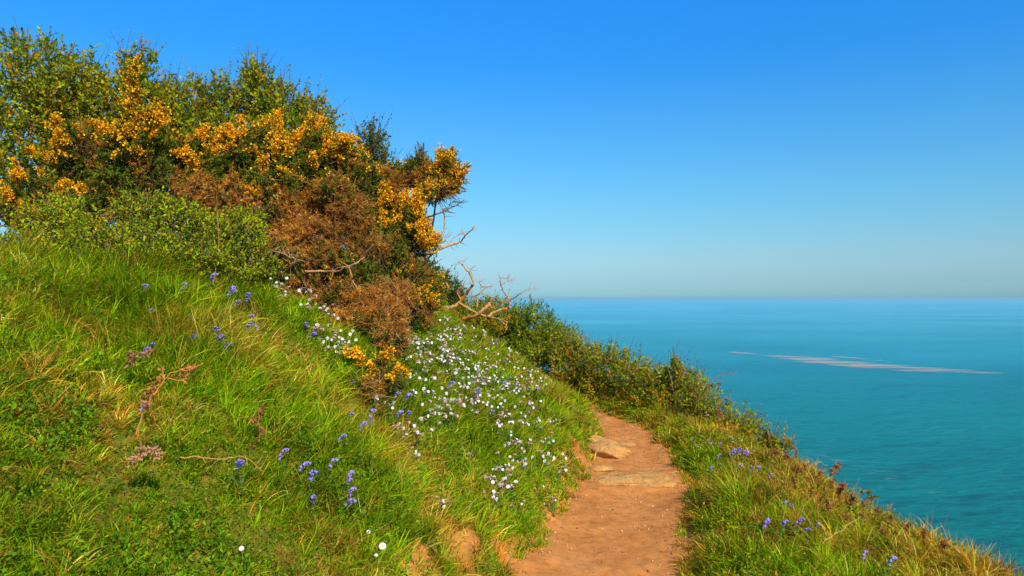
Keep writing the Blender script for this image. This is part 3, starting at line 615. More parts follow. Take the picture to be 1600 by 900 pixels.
# ---------------------------------------------------------------- grass and ground cover (nobody could count it)
def masks(x, y):
    en = edge_noise(x, y) * .6; return Lf(y) - x + en, x - Rf(y) + en
SHRUB_FOOT = [(-2.6, 7.2, .9)]
def scatter(n, x0, x1, y0, y1, dens):
    x = rng.uniform(x0, x1, n); y = rng.uniform(y0, y1, n); k = rng.random(n) < dens(x, y); return x[k], y[k]
def in_view(x, y, m=.35):
    """keep what the photograph or a step to its side could show"""
    return (np.abs(x) < .80 * (y + m) + 1.1) & (y > .9)
def blades(acc, x, y, ln, wd, bend, lean, col, segs=3, tipc=None):
    n = len(x); z = H(x, y) - .012; nn = Hn(x, y)
    up = norm(nn * .45 + np.array([0, 0, .75]) + rng.normal(0, .27, (n, 3)))
    d = norm(np.stack([np.cos(lean), np.sin(lean), np.zeros(n)], -1) - 0); d = norm(d - up * (d * up).sum(1)[:, None]); s = np.cross(up, d)
    tw = rng.normal(0, .6, n); s = norm(s * np.cos(tw)[:, None] + d * np.sin(tw)[:, None])
    root = np.stack([x, y, z], -1); ts = np.linspace(0, 1, segs + 1); vs = []; cs = []
    for t in ts:
        c = root + up * (ln * t * (1 - .42 * bend * t * t))[:, None] + d * (ln * bend * t ** 1.8 * .95)[:, None]
        cc = col * (1.0 if t > .2 else .95) if tipc is None else col * (1 - t * .6) + tipc * t * .6
        if t < .999:
            ww = (wd * (1 - t ** 1.6 * .75) * .5)[:, None]; vs += [c - s * ww, c + s * ww]; cs += [cc, cc]
        else: vs.append(c); cs.append(cc)
    k = len(vs); v = np.stack(vs, 1).reshape(-1, 3); c = np.stack(cs, 1).reshape(-1, 3); b = (np.arange(n) * k)[:, None, None]
    q = np.array([[2 * i, 2 * i + 1, 2 * i + 3, 2 * i + 2] for i in range(segs - 1)]); t3 = np.array([[2 * segs - 2, 2 * segs - 1, 2 * segs]])
    acc.add(v, t=(t3[None] + b).reshape(-1, 3), q=(q[None] + b).reshape(-1, 4) if len(q) else None, c=c)
GR = np.array([(.18, .35, .003), (.27, .41, .003), (.36, .42, .004), (.09, .25, .003)])
GD = np.array([(.52, .36, .02), (.58, .29, .03), (.42, .17, .02), (.62, .46, .09)])
def lean_of(x, y, side):
    a = fbm(x * 1.6, y * 1.6, 91) * 9.0
    base = (-.25 if side > 0 else 3.4)                                    # falls down the slope
    return base + (a - 4.5) * .45 + rng.normal(0, 1.05, len(x))
def grass_zone(name, label, side, n, x0, x1, y0, y1, extra=None):
    A = Acc(); Dr = Acc()
    def dens(x, y):
        d, e = masks(x, y); t = d if side > 0 else e
        m = (t > -.035) & in_view(x, y) & (coast(x, y) < 1.4)
        cl = .62 + .38 * sm((fbm(x * 3.1, y * 3.1, 13) - .3) / .3)
        far = np.clip(5.0 / np.maximum(y, 1.5), .28, 1.0)
        return np.where(m, cl * far * (1 - .72 * bare(x, y)) * np.where(t < .10, .55, 1.0), 0)
    x, y = scatter(int(n * .45), x0, x1, y0, y1, dens); tx, ty = scatter(n // 22, x0, x1, y0, y1, dens); k = rng.integers(8, 38, len(tx))
    ti = np.repeat(np.arange(len(tx)), k); ang = rng.uniform(0, 6.283, len(ti)); rad = np.abs(rng.normal(0, .022, len(ti)))
    lone = len(x); x = np.concatenate([x, tx[ti] + np.cos(ang) * rad]); y = np.concatenate([y, ty[ti] + np.sin(ang) * rad])
    tl = rng.uniform(.55, 1.7, len(tx))[ti]; tdry = rng.random(len(tx))[ti]; ttone = rng.uniform(.35, 1.45, len(tx))[ti]; tdir = rng.normal(0, .9, len(tx))[ti]
    d, e = masks(x, y); t = d if side > 0 else e; m = len(x)
    tuft = fbm(x * 2.4 + 4, y * 2.4, 33); dry = fbm(x * 1.7, y * 1.7, 44, 3); co = coast(x, y)
    ln = (.05 + .12 * tuft ** 1.3) * rng.uniform(.6, 1.35, m) * np.clip(.55 + t * 1.6, .55, 1.0)
    tall = np.exp(-((x + 2.2) ** 2 + (y - 4.4) ** 2) / 1.2) if side > 0 else np.exp(-((x - 1.75) ** 2) / .08) * .35
    ln = ln * (1 + tall * .9) * (1 - .35 * sm((3.9 - y) / 1.2) * (side > 0)); wd = rng.uniform(.0035, .0085, m) * np.clip(y / 4.5, .8, 2.4)
    bend = np.clip(rng.normal(.62, .25, m), .05, 1.1); lean = lean_of(x, y, side)
    ln[lone:] *= tl; a0 = lean[lone:].copy() + tdir; lean[lone:] = np.arctan2(np.sin(ang) * .9 + np.sin(a0) * .8, np.cos(ang) * .9 + np.cos(a0) * .8) + rng.normal(0, .3, m - lone)
    pd = .12 + .06 * sm((3.9 - y) / 1.2) + .40 * sm((dry - .45) / .18) + (.72 * sm((co + .95) / .7) if side < 0 else 0) + .25 * (1 - sm(t / .22)) + .5 * bare(x, y)
    rr = rng.random(m); rr[lone:] = np.where(rng.random(m - lone) < .8, tdry, rr[lone:]); isd = rr < pd
    col = np.where(isd[:, None], pick(GD, m, jit=.15), pick(GR, m, [4, 4, 2.2, 3], jit=.13))
    col = col * (1 + (fbm(x * 2.2 + 8, y * 2.2, 61) - .5)[:, None] * .9); col[lone:] *= ttone[:, None]
    tip = np.where(isd[:, None], col, col * np.array([1.45, 1.12, .9]))
    near = y < 5.0
    for acc, sel0 in ((A, ~isd), (Dr, isd)):
        for sel, sg in ((sel0 & near, 4), (sel0 & ~near, 3)):
            if sel.any(): blades(acc, x[sel], y[sel], ln[sel], wd[sel], bend[sel], lean[sel], col[sel], sg, tip[sel])
    tag(A.build(name, M_grass), label[0], 'grass', kind='stuff'); tag(Dr.build('dry_' + name, M_grass), label[1], 'dry grass', kind='stuff')
grass_zone('grass', ('green grass covering the bank left of the path', 'straw coloured dry blades among the grass of the bank'), 1, 860000, -6.2, 1.3, .9, 13)
grass_zone('grass', ('green grass of the verge between the path and the cliff edge', 'dry reddish brown blades on the verge along the cliff edge'), -1, 380000, .6, 4.2, .9, 15)

def cover(name, label, n, x0, x1, y0, y1, dens, pal, wts, size, h, T=LEAF):
    """low leafy plants between the grass: each point is a sprig of small leaves"""
    A = Acc(); x, y = scatter(n, x0, x1, y0, y1, dens); m = len(x); z = H(x, y); k = 6
    hh = h * rng.uniform(.3, 1.2, m); base = np.stack([x, y, z], -1)
    q = np.repeat(base, k, 0) + np.stack([rng.normal(0, .015, m * k), rng.normal(0, .015, m * k), np.repeat(hh, k) * np.tile(np.linspace(.35, 1.05, k), m)], -1)
    d = norm(rng.normal(0, .8, (m * k, 3)) + np.array([.05, -.1, .55]))
    c = np.repeat(pick(pal, m, wts, .12), k, 0) * (1 + rng.normal(0, .1, (m * k, 1)))
    s = size * rng.uniform(.6, 1.3, m * k)
    stamp(A, T[0], T[1], q, frames(d), s, np.clip(c, .003, .9))
    return tag(A.build(name, M_leaf), label, 'ground cover', kind='stuff')
def bank_d(x, y):
    d, e = masks(x, y); return np.where((d > .02) & in_view(x, y) & (bare(x, y) < .3) & (d < 4.2), 1, 0)
def campion_zone(x, y): return bank_d(x, y) * np.where((y > 3.6) & (x > -1.7), .25 + .75 * sm((fbm(x * 3, y * 3, 101) - .35) / .2), 0)
def herb_zone(x, y): return bank_d(x, y) * sm((fbm(x * 2.6 + 5, y * 2.6, 111) - .52) / .10) * np.where(x < -.3, 1, .25)
cover('ground_cover', 'small grey green leaves matted between the white flowers', 26000, -1.8, 1.2, 3.4, 10.5, campion_zone, [(.24, .34, .012), (.32, .38, .02), (.15, .25, .01), (.44, .28, .05)], [4, 3, 3, .8], .020, .09, LEAF_LO)
cover('ground_cover', 'broad dark green herb leaves growing through the bank grass', 26000, -4.5, .6, 1.2, 7, herb_zone, [(.13, .28, .006), (.20, .33, .006), (.08, .18, .005)], [4, 3, 3], .022, .10)
cover('ground_cover', 'fine mat of tiny leaves filling the gaps in the bank grass', 60000, -4.6, 1.1, 1.0, 8, lambda x, y: bank_d(x, y) * (.35 + .65 * (y < 5)), [(.16, .30, .005), (.24, .36, .006), (.10, .21, .005), (.36, .26, .015)], [4, 3, 3, 1], .013, .045, LEAF_LO)
def verge_zone(x, y):
    d, e = masks(x, y); return np.where((e > .08) & in_view(x, y) & (coast(x, y) < .9), .3 + .7 * sm((fbm(x * 2.6, y * 2.6, 121) - .4) / .2), 0)
cover('ground_cover', 'mixed green and rusty low leaves along the cliff edge verge', 16000, .9, 3.6, 1.5, 14, verge_zone, [(.20, .31, .006), (.30, .34, .008), (.42, .18, .02), (.12, .2, .005)], [4, 3, 2.2, 2], .022, .12, LEAF_LO)

def grit(n):
    A = Acc(); B = Acc(); r = rng; x, y = scatter(n, -.4, 2.0, 1.5, 11, lambda x, y: np.where((Lf(y) - x < .05) & (x - Rf(y) < .05), .35 + .65 * (np.minimum(x - Lf(y), Rf(y) - x) < .15), 0))
    m = len(x); s = .0022 + .010 * r.random(m) ** 4; c = pick([(.40, .17, .06), (.52, .30, .14), (.28, .12, .05), (.60, .42, .26)], m, [5, 3, 3, 1])
    v = np.array([(1, 0, 0), (.3, .8, .1), (-.8, .5, 0), (-.7, -.6, .1), (.4, -.9, 0), (.1, 0, .7), (-.2, .1, -.5)]); t = np.array([(0, 1, 5), (1, 2, 5), (2, 3, 5), (3, 4, 5), (4, 0, 5), (1, 0, 6), (2, 1, 6), (3, 2, 6), (4, 3, 6), (0, 4, 6)])
    pos = np.stack([x, y, H(x, y) + s * .25], -1); fr = frames(np.tile([[0, 0, 1.]], (m, 1)) + r.normal(0, .15, (m, 3))); stamp(A, v, t, pos, fr, s, c)
    tag(A.build('gravel', M_stem), 'scattered grit and small pebbles on the path', 'gravel', kind='stuff')
    x, y = scatter(n // 3, -.4, 2.0, 1.5, 11, lambda x, y: np.where((Lf(y) - x < .02) & (x - Rf(y) < .02), .12 + .88 * (np.minimum(x - Lf(y), Rf(y) - x) < .10), 0)); m = len(x)
    a = np.stack([x, y, H(x, y) + .004], -1); th = r.uniform(0, 6.283, m); L = r.uniform(.01, .05, m); b = a + np.stack([np.cos(th) * L, np.sin(th) * L, r.uniform(0, .006, m)], -1)
    b[:, 2] = H(b[:, 0], b[:, 1]) + .004; twigs(B, a, b, .0012, .0008, pick([(.42, .28, .10), (.20, .10, .04), (.55, .42, .2)], m))
    tag(B.build('plant_litter', M_stem), 'bits of dry grass and twig lying along the path edges', 'litter', kind='stuff')
grit(18000)

# ---------------------------------------------------------------- dry stalks, twigs and bracken
STK = [(.50, .24, .08), (.42, .2, .07), (.55, .33, .14)]
def stalk(label, pts, Yd, r0=.004, name='dry_stalk', cat='dry stalk', twig=6, col=(.42, .2, .08), leafc=None, ground_y=None, seed=0, group=None):
    r = np.random.default_rng(seed + 40); q = np.array([P(x, y, Yd) for x, y in pts]); ln = smooth_line(q, 5); A = Acc()
    ln[1:-1] += r.normal(0, .003, ln[1:-1].shape); tube(A, ln, np.linspace(r0, r0 * .3, len(ln)), col, 5); L = np.linalg.norm(ln[-1] - ln[0]); B = Acc()
    for i in range(twig):
        j = r.integers(len(ln) // 4, len(ln)); d = norm(r.normal(size=3) * np.array([1, .6, .8]) + np.array([0, 0, .3])); e = ln[j] + d * L * r.uniform(.10, .28)
        m = (ln[j] + e) / 2 + r.normal(0, .01, 3); tw = smooth_line([ln[j], m, e], 3); tube(A, tw, np.linspace(r0 * .5, r0 * .2, len(tw)), col, 4)
        if leafc is not None:
            k = 14; t = r.random(k); p = ln[j] + (e - ln[j]) * t[:, None]; dd = norm(r.normal(size=(k, 3)) + d * .5)
            stamp(B, LEAF[0], LEAF[1], p, frames(dd), np.full(k, 1.) * r.uniform(.014, .028, k), np.clip(np.array(leafc) * (1 + r.normal(0, .15, (k, 1))), .01, .9))
    root = tag(empty(name, ln[0]), label, cat, group); A.build('stem', M_stem, root, origin=ln[0]); B.build('leaves', M_leaf, root, origin=ln[0]); return root
def near_Y(px, py, off=.05):
    p = hit(px, py); return (float(p[1]) if p is not None else 5.0) - off
stalk('long arching brown bracken stalk at the far left of the bank', [(213, 678), (228, 640), (248, 605), (275, 580), (318, 568)], near_Y(213, 678, .32), .0045, 'dry_bracken', 'dry bracken', 9, (.62, .25, .05), (.55, .24, .06), seed=1)
stalk('dry forked stalk lying flat on the grass left of the lone bluebells', [(275, 715), (310, 714), (345, 718), (380, 714), (412, 737)], near_Y(345, 728, .2), .0035, twig=6, col=(.5, .24, .07), seed=2)
stalk('crumpled pale brown dead bracken frond at the left of the bank', [(200, 730), (215, 712), (235, 705), (255, 708)], near_Y(220, 735, .22), .005, 'dry_bracken', 'dry bracken', 9, (.5, .28, .12), (.52, .30, .15), seed=3)
stalk('faded bracken frond beside the violet bluebell high on the left edge', [(195, 575), (212, 560), (232, 548)], near_Y(205, 575, .25), .005, 'dry_bracken', 'dry bracken', 7, (.42, .2, .08), (.42, .22, .10), seed=4)
stalk('tall dry stalk standing in front of the bramble', [(342, 400), (341, 350), (338, 305)], 5.2, .003, twig=1, seed=5)
stalk('thin leaning stalk above the right edge of the bramble', [(385, 360), (392, 335), (396, 315)], 5.35, .003, twig=2, seed=6)
stalk('thin brown stem standing at the top of the grass under the bramble', [(330, 460), (334, 440), (337, 418)], near_Y(330, 462, .1), .006, twig=1, col=(.36, .15, .05), seed=7)
stalk('reddish stem standing in the grass at the middle of the bank', [(405, 690), (404, 660), (403, 632)], near_Y(405, 692, .1), .004, twig=4, col=(.4, .14, .05), leafc=(.4, .14, .05), seed=8)
stalk('arching red bramble stem reaching out over the sea from the hedge', [(1100, 620), (1110, 598), (1128, 586), (1150, 582)], 8.6, .006, 'arching_bramble', 'bramble', 2, (.36, .10, .06), seed=9)
stalk('curved red bramble stem dropping over the cliff beside the hedge', [(1118, 640), (1130, 622), (1146, 628), (1154, 645)], 8.2, .005, 'arching_bramble', 'bramble', 3, (.38, .14, .09), seed=10)
stalk('tall thin dry flower stalk against the sea past the hedge', [(1240, 735), (1243, 705), (1241, 680)], 6.3, .003, twig=8, col=(.35, .18, .12), seed=11)
stalk('leaning pale dry stalk on the cliff edge', [(1245, 745), (1265, 730), (1280, 722), (1290, 728)], 6.0, .003, twig=4, col=(.5, .3, .16), seed=12)
stalk('dry twiggy weed at the brow of the verge', [(1290, 770), (1298, 750), (1300, 735), (1315, 728)], 5.3, .003, twig=12, col=(.5, .25, .12), leafc=(.4, .2, .08), seed=13)
stalk('looped dry stem on the lower cliff edge', [(1335, 790), (1345, 772), (1356, 768), (1364, 785)], 4.9, .004, twig=5, col=(.36, .2, .08), leafc=(.25, .2, .04), seed=14)
stalk('straight thin dry stem at the lower cliff edge, nearest the camera', [(1390, 830), (1391, 805), (1392, 785)], 4.5, .003, twig=3, col=(.4, .24, .1), seed=15)
stalk('long straw leaning across the verge grass', [(1285, 850), (1310, 830), (1345, 808)], near_Y(1290, 850, .15), .003, twig=1, col=(.62, .42, .14), seed=16)
stalk('rusty upright weed on the verge above the bluebells', [(1128, 690), (1124, 660), (1120, 640)], near_Y(1128, 692, .05), .005, twig=9, col=(.36, .13, .04), leafc=(.36, .15, .04), seed=17)
stalk('pale twig poking up from the hedge', [(1052, 610), (1048, 590), (1044, 575)], 8.9, .004, twig=3, col=(.45, .25, .15), seed=18)
brown_weed = [(1222, 728), (1252, 742), (1274, 752), (1296, 764), (1312, 772), (1328, 786), (1352, 800), (1368, 812), (1386, 826), (1290, 800), (1262, 786), (1236, 762), (1318, 824), (1412, 838), (1440, 850), (1470, 866), (1262, 760), (1280, 790), (1305, 775), (1240, 745), (1320, 800), (1345, 815), (1375, 845), (1205, 720)]
for i, (px, py) in enumerate(brown_weed):
    yy = near_Y(px, py + 8, .02)
    stalk('rusty brown seeding weed on the cliff edge verge', [(px, py + 14), (px + 2, py), (px + 6, py - 16)], yy, .003, 'dry_weed', 'dry weed', 12, (.40, .18, .07), (.40, .17, .06), seed=60 + i, group='rusty weeds on the cliff edge')

# ---------------------------------------------------------------- flowers
def campion_flower(seed):
    """one sea campion bloom, about 3 cm: five notched petals and a swollen calyx"""
    r = np.random.default_rng(seed); A = Acc()
    for k in range(5):
        a = k / 5 * 6.283 + r.uniform(-.12, .12); c, s = math.cos(a), math.sin(a); pts = []
        for u, wv, z in ((.1, 0, 0), (.55, .42, .06), (1.0, .40, -.02), (.82, 0, .02), (1.0, -.40, -.02), (.55, -.42, .06)):
            x, y = u, wv; pts.append(((x * c - y * s) * .0098, (x * s + y * c) * .0098, z * .011 + .009))
        A.add(pts, t=[(0, 1, 3), (1, 2, 3), (0, 3, 5), (3, 4, 5)], c=(.86, .84, .80))
    n = 7
    prof = [(-.017, .002), (-.012, .006), (-.004, .007), (.005, .0045), (.009, .0025)]; v = []; q = []
    for z, rr in prof:
        for j in range(n): a = j / n * 6.283; v.append((rr * math.cos(a), rr * math.sin(a), z))
    for i in range(len(prof) - 1):
        for j in range(n): q.append((i * n + j, i * n + (j + 1) % n, (i + 1) * n + (j + 1) % n, (i + 1) * n + j))
    A.add(v, q=q, c=(.52, .27, .20)); return A
def campion_proto(k, seed):
    r = np.random.default_rng(seed); root = empty('sea_campion', (0, 0, 0)); S = Acc(); fl = []
    for i in range(k):
        a = r.uniform(0, 6.283); rad = r.uniform(.01, .085) if k > 1 else .01; h = r.uniform(.08, .16)
        tip = np.array([rad * math.cos(a), rad * math.sin(a), h]); ln = smooth_line([np.array([0, 0, -.01]), tip * np.array([.4, .4, .55]), tip], 3)
        tube(S, ln, np.linspace(.0016, .001, len(ln)), (.12, .17, .03), 4); fl.append(tip)
        for _ in range(4):
            t = r.random(); p = tip * t; stamp(S, LEAF[0], LEAF[1], p[None], frames(norm(r.normal(size=(1, 3)) + np.array([0, 0, .4]))), np.array([.022]), np.array([[.13, .19, .03]]))
    S.build('stem', M_stem, root)
    for i, tip in enumerate(fl):
        d = norm(np.array([r.normal(0, .6) + .2, r.normal(0, .5) - .55, .35 + r.normal(0, .3)])); fr = frames(d[None])[0]; A = campion_flower(seed * 9 + i)
        A.v = [(np.asarray(v) @ fr.T) * r.uniform(.85, 1.15) + tip for v in A.v]; A.build('flower', M_petal, root)
    return root
def bluebell_proto(seed, bells=7):
    r = np.random.default_rng(seed); root = empty('bluebell', (0, 0, 0)); h = r.uniform(.14, .19)
    ln = smooth_line([(0, 0, -.01), (.003, 0, h * .5), (.008, -.004, h * .85), (.028, -.008, h), (.042, -.010, h * .97)], 4); S = Acc(); tube(S, ln, np.linspace(.0024, .0012, len(ln)), (.12, .14, .06), 5)
    for k in range(4):
        a = k * 1.6 + r.uniform(0, .6); x = np.array([0.]); e = []
        l_ = r.uniform(.12, .18); pts = smooth_line([(0, 0, 0), (math.cos(a) * l_ * .3, math.sin(a) * l_ * .3, l_ * .6), (math.cos(a) * l_ * .85, math.sin(a) * l_ * .85, l_ * .55)], 4)
        s = np.array([-math.sin(a), math.cos(a), 0]); wv = np.sin(np.linspace(.5, 3.1, len(pts)))[:, None] * .006; v = np.stack([pts - s * wv, pts + s * wv], 1).reshape(-1, 3)
        S.add(v, q=[(2 * i, 2 * i + 1, 2 * i + 3, 2 * i + 2) for i in range(len(pts) - 1)], c=(.07, .16, .015))
    S.build('stem', M_stem, root); B = Acc(); n = 6
    for k in range(bells):
        j = int(len(ln) * (.42 + .57 * k / bells)); p = ln[min(j, len(ln) - 1)]; a = r.uniform(0, 6.283); ax = norm(np.array([math.cos(a) * .8 + .3, math.sin(a) * .8 - .2, -.75])); fr = frames(ax[None])[0]
        v = []; q = []
        for z, rr in ((0, .002), (.006, .0055), (.014, .0055), (.020, .0105)):
            for i in range(n): b = i / n * 6.283; v.append((rr * math.cos(b), rr * math.sin(b), z))
        for i in range(3):
            for m in range(n): q.append((i * n + m, i * n + (m + 1) % n, (i + 1) * n + (m + 1) % n, (i + 1) * n + m))
        B.add(np.array(v) @ fr.T * .95 + p, q=q, c=np.array((.36, .26, .68)) * r.uniform(.8, 1.25))
    B.build('flower', M_petal, root); return root
def crop(pts, sc, ox, oy): return [(ox + x / sc, oy + y / sc) for x, y in pts]
used = {}
def place(protos, key, px, py, lift, label, cat, group, sc=1.0):
    p = hit(px, py + lift)
    if p is None: return
    d, e = masks(np.array([p[0]]), np.array([p[1]]))
    o = protos[random.randrange(len(protos))]
    if used.get(o.name): o = copy_tree(o)
    else: used[o.name] = True
    o.location = (p[0], p[1], float(H(p[0], p[1]))); o.rotation_euler = (random.uniform(-.15, .15), random.uniform(-.1, .2), random.uniform(-1.1, 1.1)); s = sc * random.uniform(.72, 1.3); o.scale = (s * (1.04 if key == 'c' else .88),) * 3
    tag(o, label, cat, group)
CP = [campion_proto(k, 3 + i) for i, k in enumerate((2, 3, 3, 4, 4, 5))]
BP = [bluebell_proto(5 + i, b) for i, b in enumerate((6, 8, 7, 9))]
upper = crop([(150, 250), (195, 270), (110, 315), (155, 320), (220, 355), (295, 350), (300, 380), (320, 415), (350, 385), (335, 440), (345, 480), (380, 470), (370, 430), (265, 305), (245, 340), (230, 400),
              (385, 545), (390, 565), (430, 560), (380, 595), (440, 600), (345, 570), (455, 505), (430, 470), (270, 500), (295, 555), (135, 270), (205, 285)], 3, 400, 350)
main = crop([(310, 75), (280, 90), (345, 110), (330, 130), (365, 150), (235, 128), (225, 165), (260, 155), (290, 150), (180, 190), (155, 180), (265, 205), (300, 235), (350, 225), (380, 260), (360, 250), (430, 265), (470, 295),
             (450, 280), (445, 240), (485, 258), (500, 280), (530, 290), (595, 270), (610, 290), (550, 275), (330, 300), (345, 320), (255, 320), (275, 340), (245, 372), (305, 368), (345, 355), (340, 375), (335, 405), (388, 380),
             (485, 335), (490, 370), (500, 390), (545, 415), (570, 350), (600, 405), (610, 440), (555, 395), (510, 460), (515, 435), (285, 420), (410, 120), (465, 130), (415, 130), (480, 205), (510, 195), (550, 210),
             (440, 195), (395, 175), (320, 180), (300, 110), (375, 205), (405, 225), (340, 200), (318, 150), (395, 350), (420, 345), (180, 250), (200, 248), (280, 300), (270, 120), (325, 100), (355, 130), (375, 170), (350, 170),
             (300, 190), (285, 175), (415, 275), (400, 260), (340, 245), (310, 215), (245, 185), (215, 190), (205, 150), (190, 140), (460, 225), (500, 215), (535, 265), (575, 265), (590, 250), (640, 250), (620, 262), (510, 300), (545, 325)], 2.143, 550, 480)
low = crop([(575, 475), (555, 510), (565, 545), (545, 480), (630, 510), (655, 505), (675, 490), (645, 460), (660, 458), (630, 535), (650, 545), (685, 535), (680, 560), (660, 388), (500, 510), (470, 570), (460, 585), (500, 560),
            (525, 580), (515, 605), (535, 635), (455, 635), (495, 665), (478, 672), (550, 675), (530, 605), (490, 600), (480, 620), (670, 660), (625, 625), (575, 560), (545, 545)], 2.143, 550, 480)
left = crop([(205, 525), (215, 545), (195, 515), (230, 485), (165, 455), (180, 420), (215, 452), (150, 465), (100, 355), (60, 320), (70, 335), (115, 370), (60, 345), (130, 450)], 2.143, 550, 480)
main += [(x + random.uniform(-26, 22), y + random.uniform(-18, 14)) for x, y in random.sample(main, 88)]
upper += [(x + random.uniform(-9, 9), y + random.uniform(-7, 7)) for x, y in upper[:26]]
for g, lb, grp, lf in ((upper, 'white campion in the upper patch between the dead gorse and the long grass', 'campion beside the dead gorse', 22),
                   (main, 'white campion in the dense patch right of the small orange gorse', 'campion in the dense patch', 10),
                   (low, 'white campion with pink calyx low on the bank, close to the bend of the path', 'campion low beside the path', 16),
                   (left, 'white campion with pinkish buds left of the dense patch, under the small gorse', 'campion under the small gorse', 14)):
    for (px, py) in g: place(CP, 'c', px, py, lf, lb, 'flower', grp, 1.0)
place(CP[3:], 'c', 691, 799, 22, 'pair of white campion blooms just above the bare earth patch', 'flower', None, 1.0)
place(CP[:1], 'c', 732, 726, 18, 'single white campion bloom alone on open grass above the earth patch', 'flower', None)
place(CP[:1], 'c', 1099, 658, 10, 'single white bloom at the foot of the hedge', 'flower', None)
for (px, py) in crop([(372, 357), (385, 357), (400, 357), (470, 410)], 2.648, 1000, 560): place(CP[:2], 'c', px, py, 12, 'tiny white bloom among the bluebells of the verge', 'flower', 'white blooms on the verge', .8)

def daisy(label, px, py, lift, sc):
    p = hit(px, py + lift); root = tag(empty('daisy', (p[0], p[1], float(H(p[0], p[1])))), label, 'flower'); S = Acc(); h = .09
    tube(S, [(0, 0, -.01), (.004, 0, h * .5), (0, -.006, h)], [.0015, .0013, .0012], (.12, .17, .03), 5); S.build('stem', M_stem, root); A = Acc(); fr = frames(np.array([[.15, -.75, .6]]), np.zeros(1))[0]
    for k in range(16):
        a = k / 16 * 6.283; c, s = math.cos(a), math.sin(a); v = [((x * c - y * s) * sc, (x * s + y * c) * sc, z * sc) for x, y, z in ((.2, 0, .1), (.6, .17, .08), (1, .08, 0), (1, -.08, 0), (.6, -.17, .08))]
        A.add(np.array(v) @ fr.T + (0, -.006, h), t=[(0, 1, 2), (0, 2, 3), (0, 3, 4)], c=(.88, .87, .82))
    A.build('petals', M_petal, root); C = Acc(); v = [(0, 0, .25 * sc)] + [(.28 * sc * math.cos(a), .28 * sc * math.sin(a), .12 * sc) for a in np.arange(8) / 8 * 6.283]
    C.add(np.array(v) @ fr.T + (0, -.006, h), t=[(0, 1 + k, 1 + (k + 1) % 8) for k in range(8)], c=(.75, .5, .08)); C.build('disc', M_petal, root); return root
daisy('biggest white daisy at the bottom of the bank', 598, 869, 16, .017)
daisy('half hidden white daisy above the biggest one', 576, 847, 14, .010)
daisy('small white daisy at the bottom left of the bank', 378, 880, 14, .010)
daisy('tiny white daisy low on the bank right of the small bottom left one', 588, 893, 8, .008)

def bells(pts, label, grp, lift=14, sc=1.0):
    for (px, py) in pts: place(BP, 'b', px, py, lift, label, 'bluebell', grp, sc)
c4 = lambda p: crop(p, 3.214, 200, 280)
c5 = lambda p: crop(p, 2.368, 200, 520)
c6 = lambda p: crop(p, 2.143, 550, 480)
c8 = lambda p: crop(p, 2.648, 1000, 560)
bells(c4([(405, 532)]), 'highest bluebell on the bank, right under the bramble', None, 22)
bells(c4([(250, 585)]), 'lone bluebell in the tall grass left of the highest one', None, 22)
bells(c4([(78, 600), (82, 672)]), 'bluebell of the pair one above the other in tall grass at the far left', 'pair of bluebells at the far left', 22)
bells(c4([(5, 470)]), 'faint bluebell just under the bramble at the far left', None, 18)
bells(c4([(493, 602), (508, 582), (520, 645), (577, 648), (585, 622), (607, 715)]), 'bluebell in the loose line running down the upper bank beneath the bramble', 'bluebells below the bramble', 20)
bells(c4([(593, 788), (645, 777)]), 'bluebell of the close bright pair in the middle of the upper bank', 'close pair of bluebells', 22)
bells(c4([(430, 805), (418, 845), (458, 858), (488, 880), (355, 803)]), 'bluebell in the small cluster left of the close bright pair', 'small bluebell cluster', 22)
bells(c4([(295, 820)]), 'single bluebell left of the small cluster', None, 24)
bells(c4([(98, 858), (55, 885)]), 'pale bluebell among faded bracken at the far left', 'bluebells in the bracken', 24)
bells(c4([(920, 790), (905, 805), (882, 770)]), 'bluebell beside the upper patch of white campion', 'bluebells beside the upper campion', 18)
bells(c5([(36, 292)]), 'large bluebell beside the long arching bracken stalk', None, 30, 1.1)
bells(c5([(420, 525)]), 'lone bluebell at the end of the flat dry stalk', None, 28)
bells(c5([(572, 493)]), 'left and higher bluebell of the row below the middle of the bank', None, 26)
bells(c5([(634, 522)]), 'middle bluebell of the row below the middle of the bank', None, 26)
bells(c5([(677, 588), (676, 648)]), 'bluebell just left of the big double bluebell', 'bluebells by the double one', 26, .95)
bells(c5([(798, 566), (812, 560)]), 'bluebell making up the big double bluebell in the lower bank', 'double bluebell', 28, 1.0)
bells(c5([(795, 655), (812, 635), (735, 527)]), 'small bluebell under or beside the big double one', 'small bluebells by the double one', 24, .8)
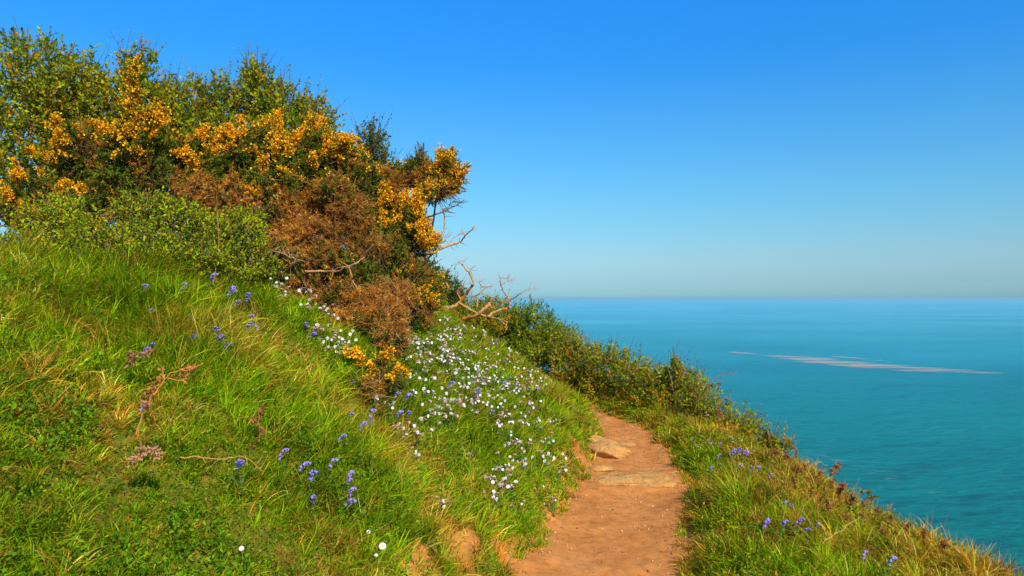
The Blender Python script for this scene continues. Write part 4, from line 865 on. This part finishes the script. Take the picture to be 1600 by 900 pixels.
bells(c5([(816, 328), (882, 333), (893, 345), (888, 355), (868, 395), (783, 427), (820, 195)]), 'bluebell in the grass below the small orange gorse', 'bluebells below the small gorse', 20)
bells(c6([(325, 290), (135, 325), (163, 330), (183, 380), (137, 392)]), 'bluebell left of the dense campion patch', 'bluebells left of the campion', 16)
bells(c6([(398, 303), (410, 300), (404, 310)]), 'bluebell in the bright tuft at the heart of the campion patch', 'bluebell tuft in the campion', 16, .9)
bells(c6([(487, 258), (500, 280), (520, 240), (485, 130), (450, 370), (535, 285), (555, 278), (445, 240), (460, 125), (550, 160), (610, 290)]), 'bluebell scattered through the white campion high on the bank', 'bluebells in the campion', 12, .9)
bells(c6([(627, 410)]), 'single bluebell nearest the path on the campion slope', None, 14, .9)
bells(c8([(265, 353), (284, 376), (325, 373), (230, 380), (210, 340)]), 'bluebell on the verge at the foot of the hedge end', 'verge bluebells by the hedge', 12, .9)
bells(c8([(360, 400), (375, 398), (400, 405), (375, 425), (410, 402), (428, 425)]), 'bluebell in the thick violet clump of the verge', 'violet clump on the verge', 14, .95)
bells(c8([(323, 427), (290, 475)]), 'bluebell left of the thick violet clump, nearer the path', 'verge bluebells left of the clump', 14, .9)
bells(c8([(450, 457)]), 'brightest bluebell right below the thick violet clump', None, 16, 1.0)
bells(c8([(402, 460), (474, 484), (440, 480), (527, 518)]), 'paler bluebell around the brightest one of the verge', 'pale bluebells on the verge', 14, .9)
bells(c8([(580, 618), (612, 636)]), 'bluebell beside the rusty weeds in the middle of the verge', 'middle verge bluebells', 18, .9)
bells(c8([(620, 692), (592, 712), (516, 720), (516, 700)]), 'bluebell in long grass of the lower verge', 'lower verge bluebells', 20, .9)
bells(c8([(712, 703), (656, 708), (680, 730)]), 'faded bluebell at the right of the lower verge', 'faded verge bluebells', 18, .85)
bells(c8([(935, 845)]), 'wide bluebell near the bottom of the verge at the far right', None, 28, .95)
bells(c8([(1017, 890)]), 'bluebell at the bottom right beyond the wide one', None, 26, .9)
print('verts', sum(len(o.data.vertices) for o in bpy.data.objects if o.type == 'MESH'), 'objects', len(bpy.data.objects))
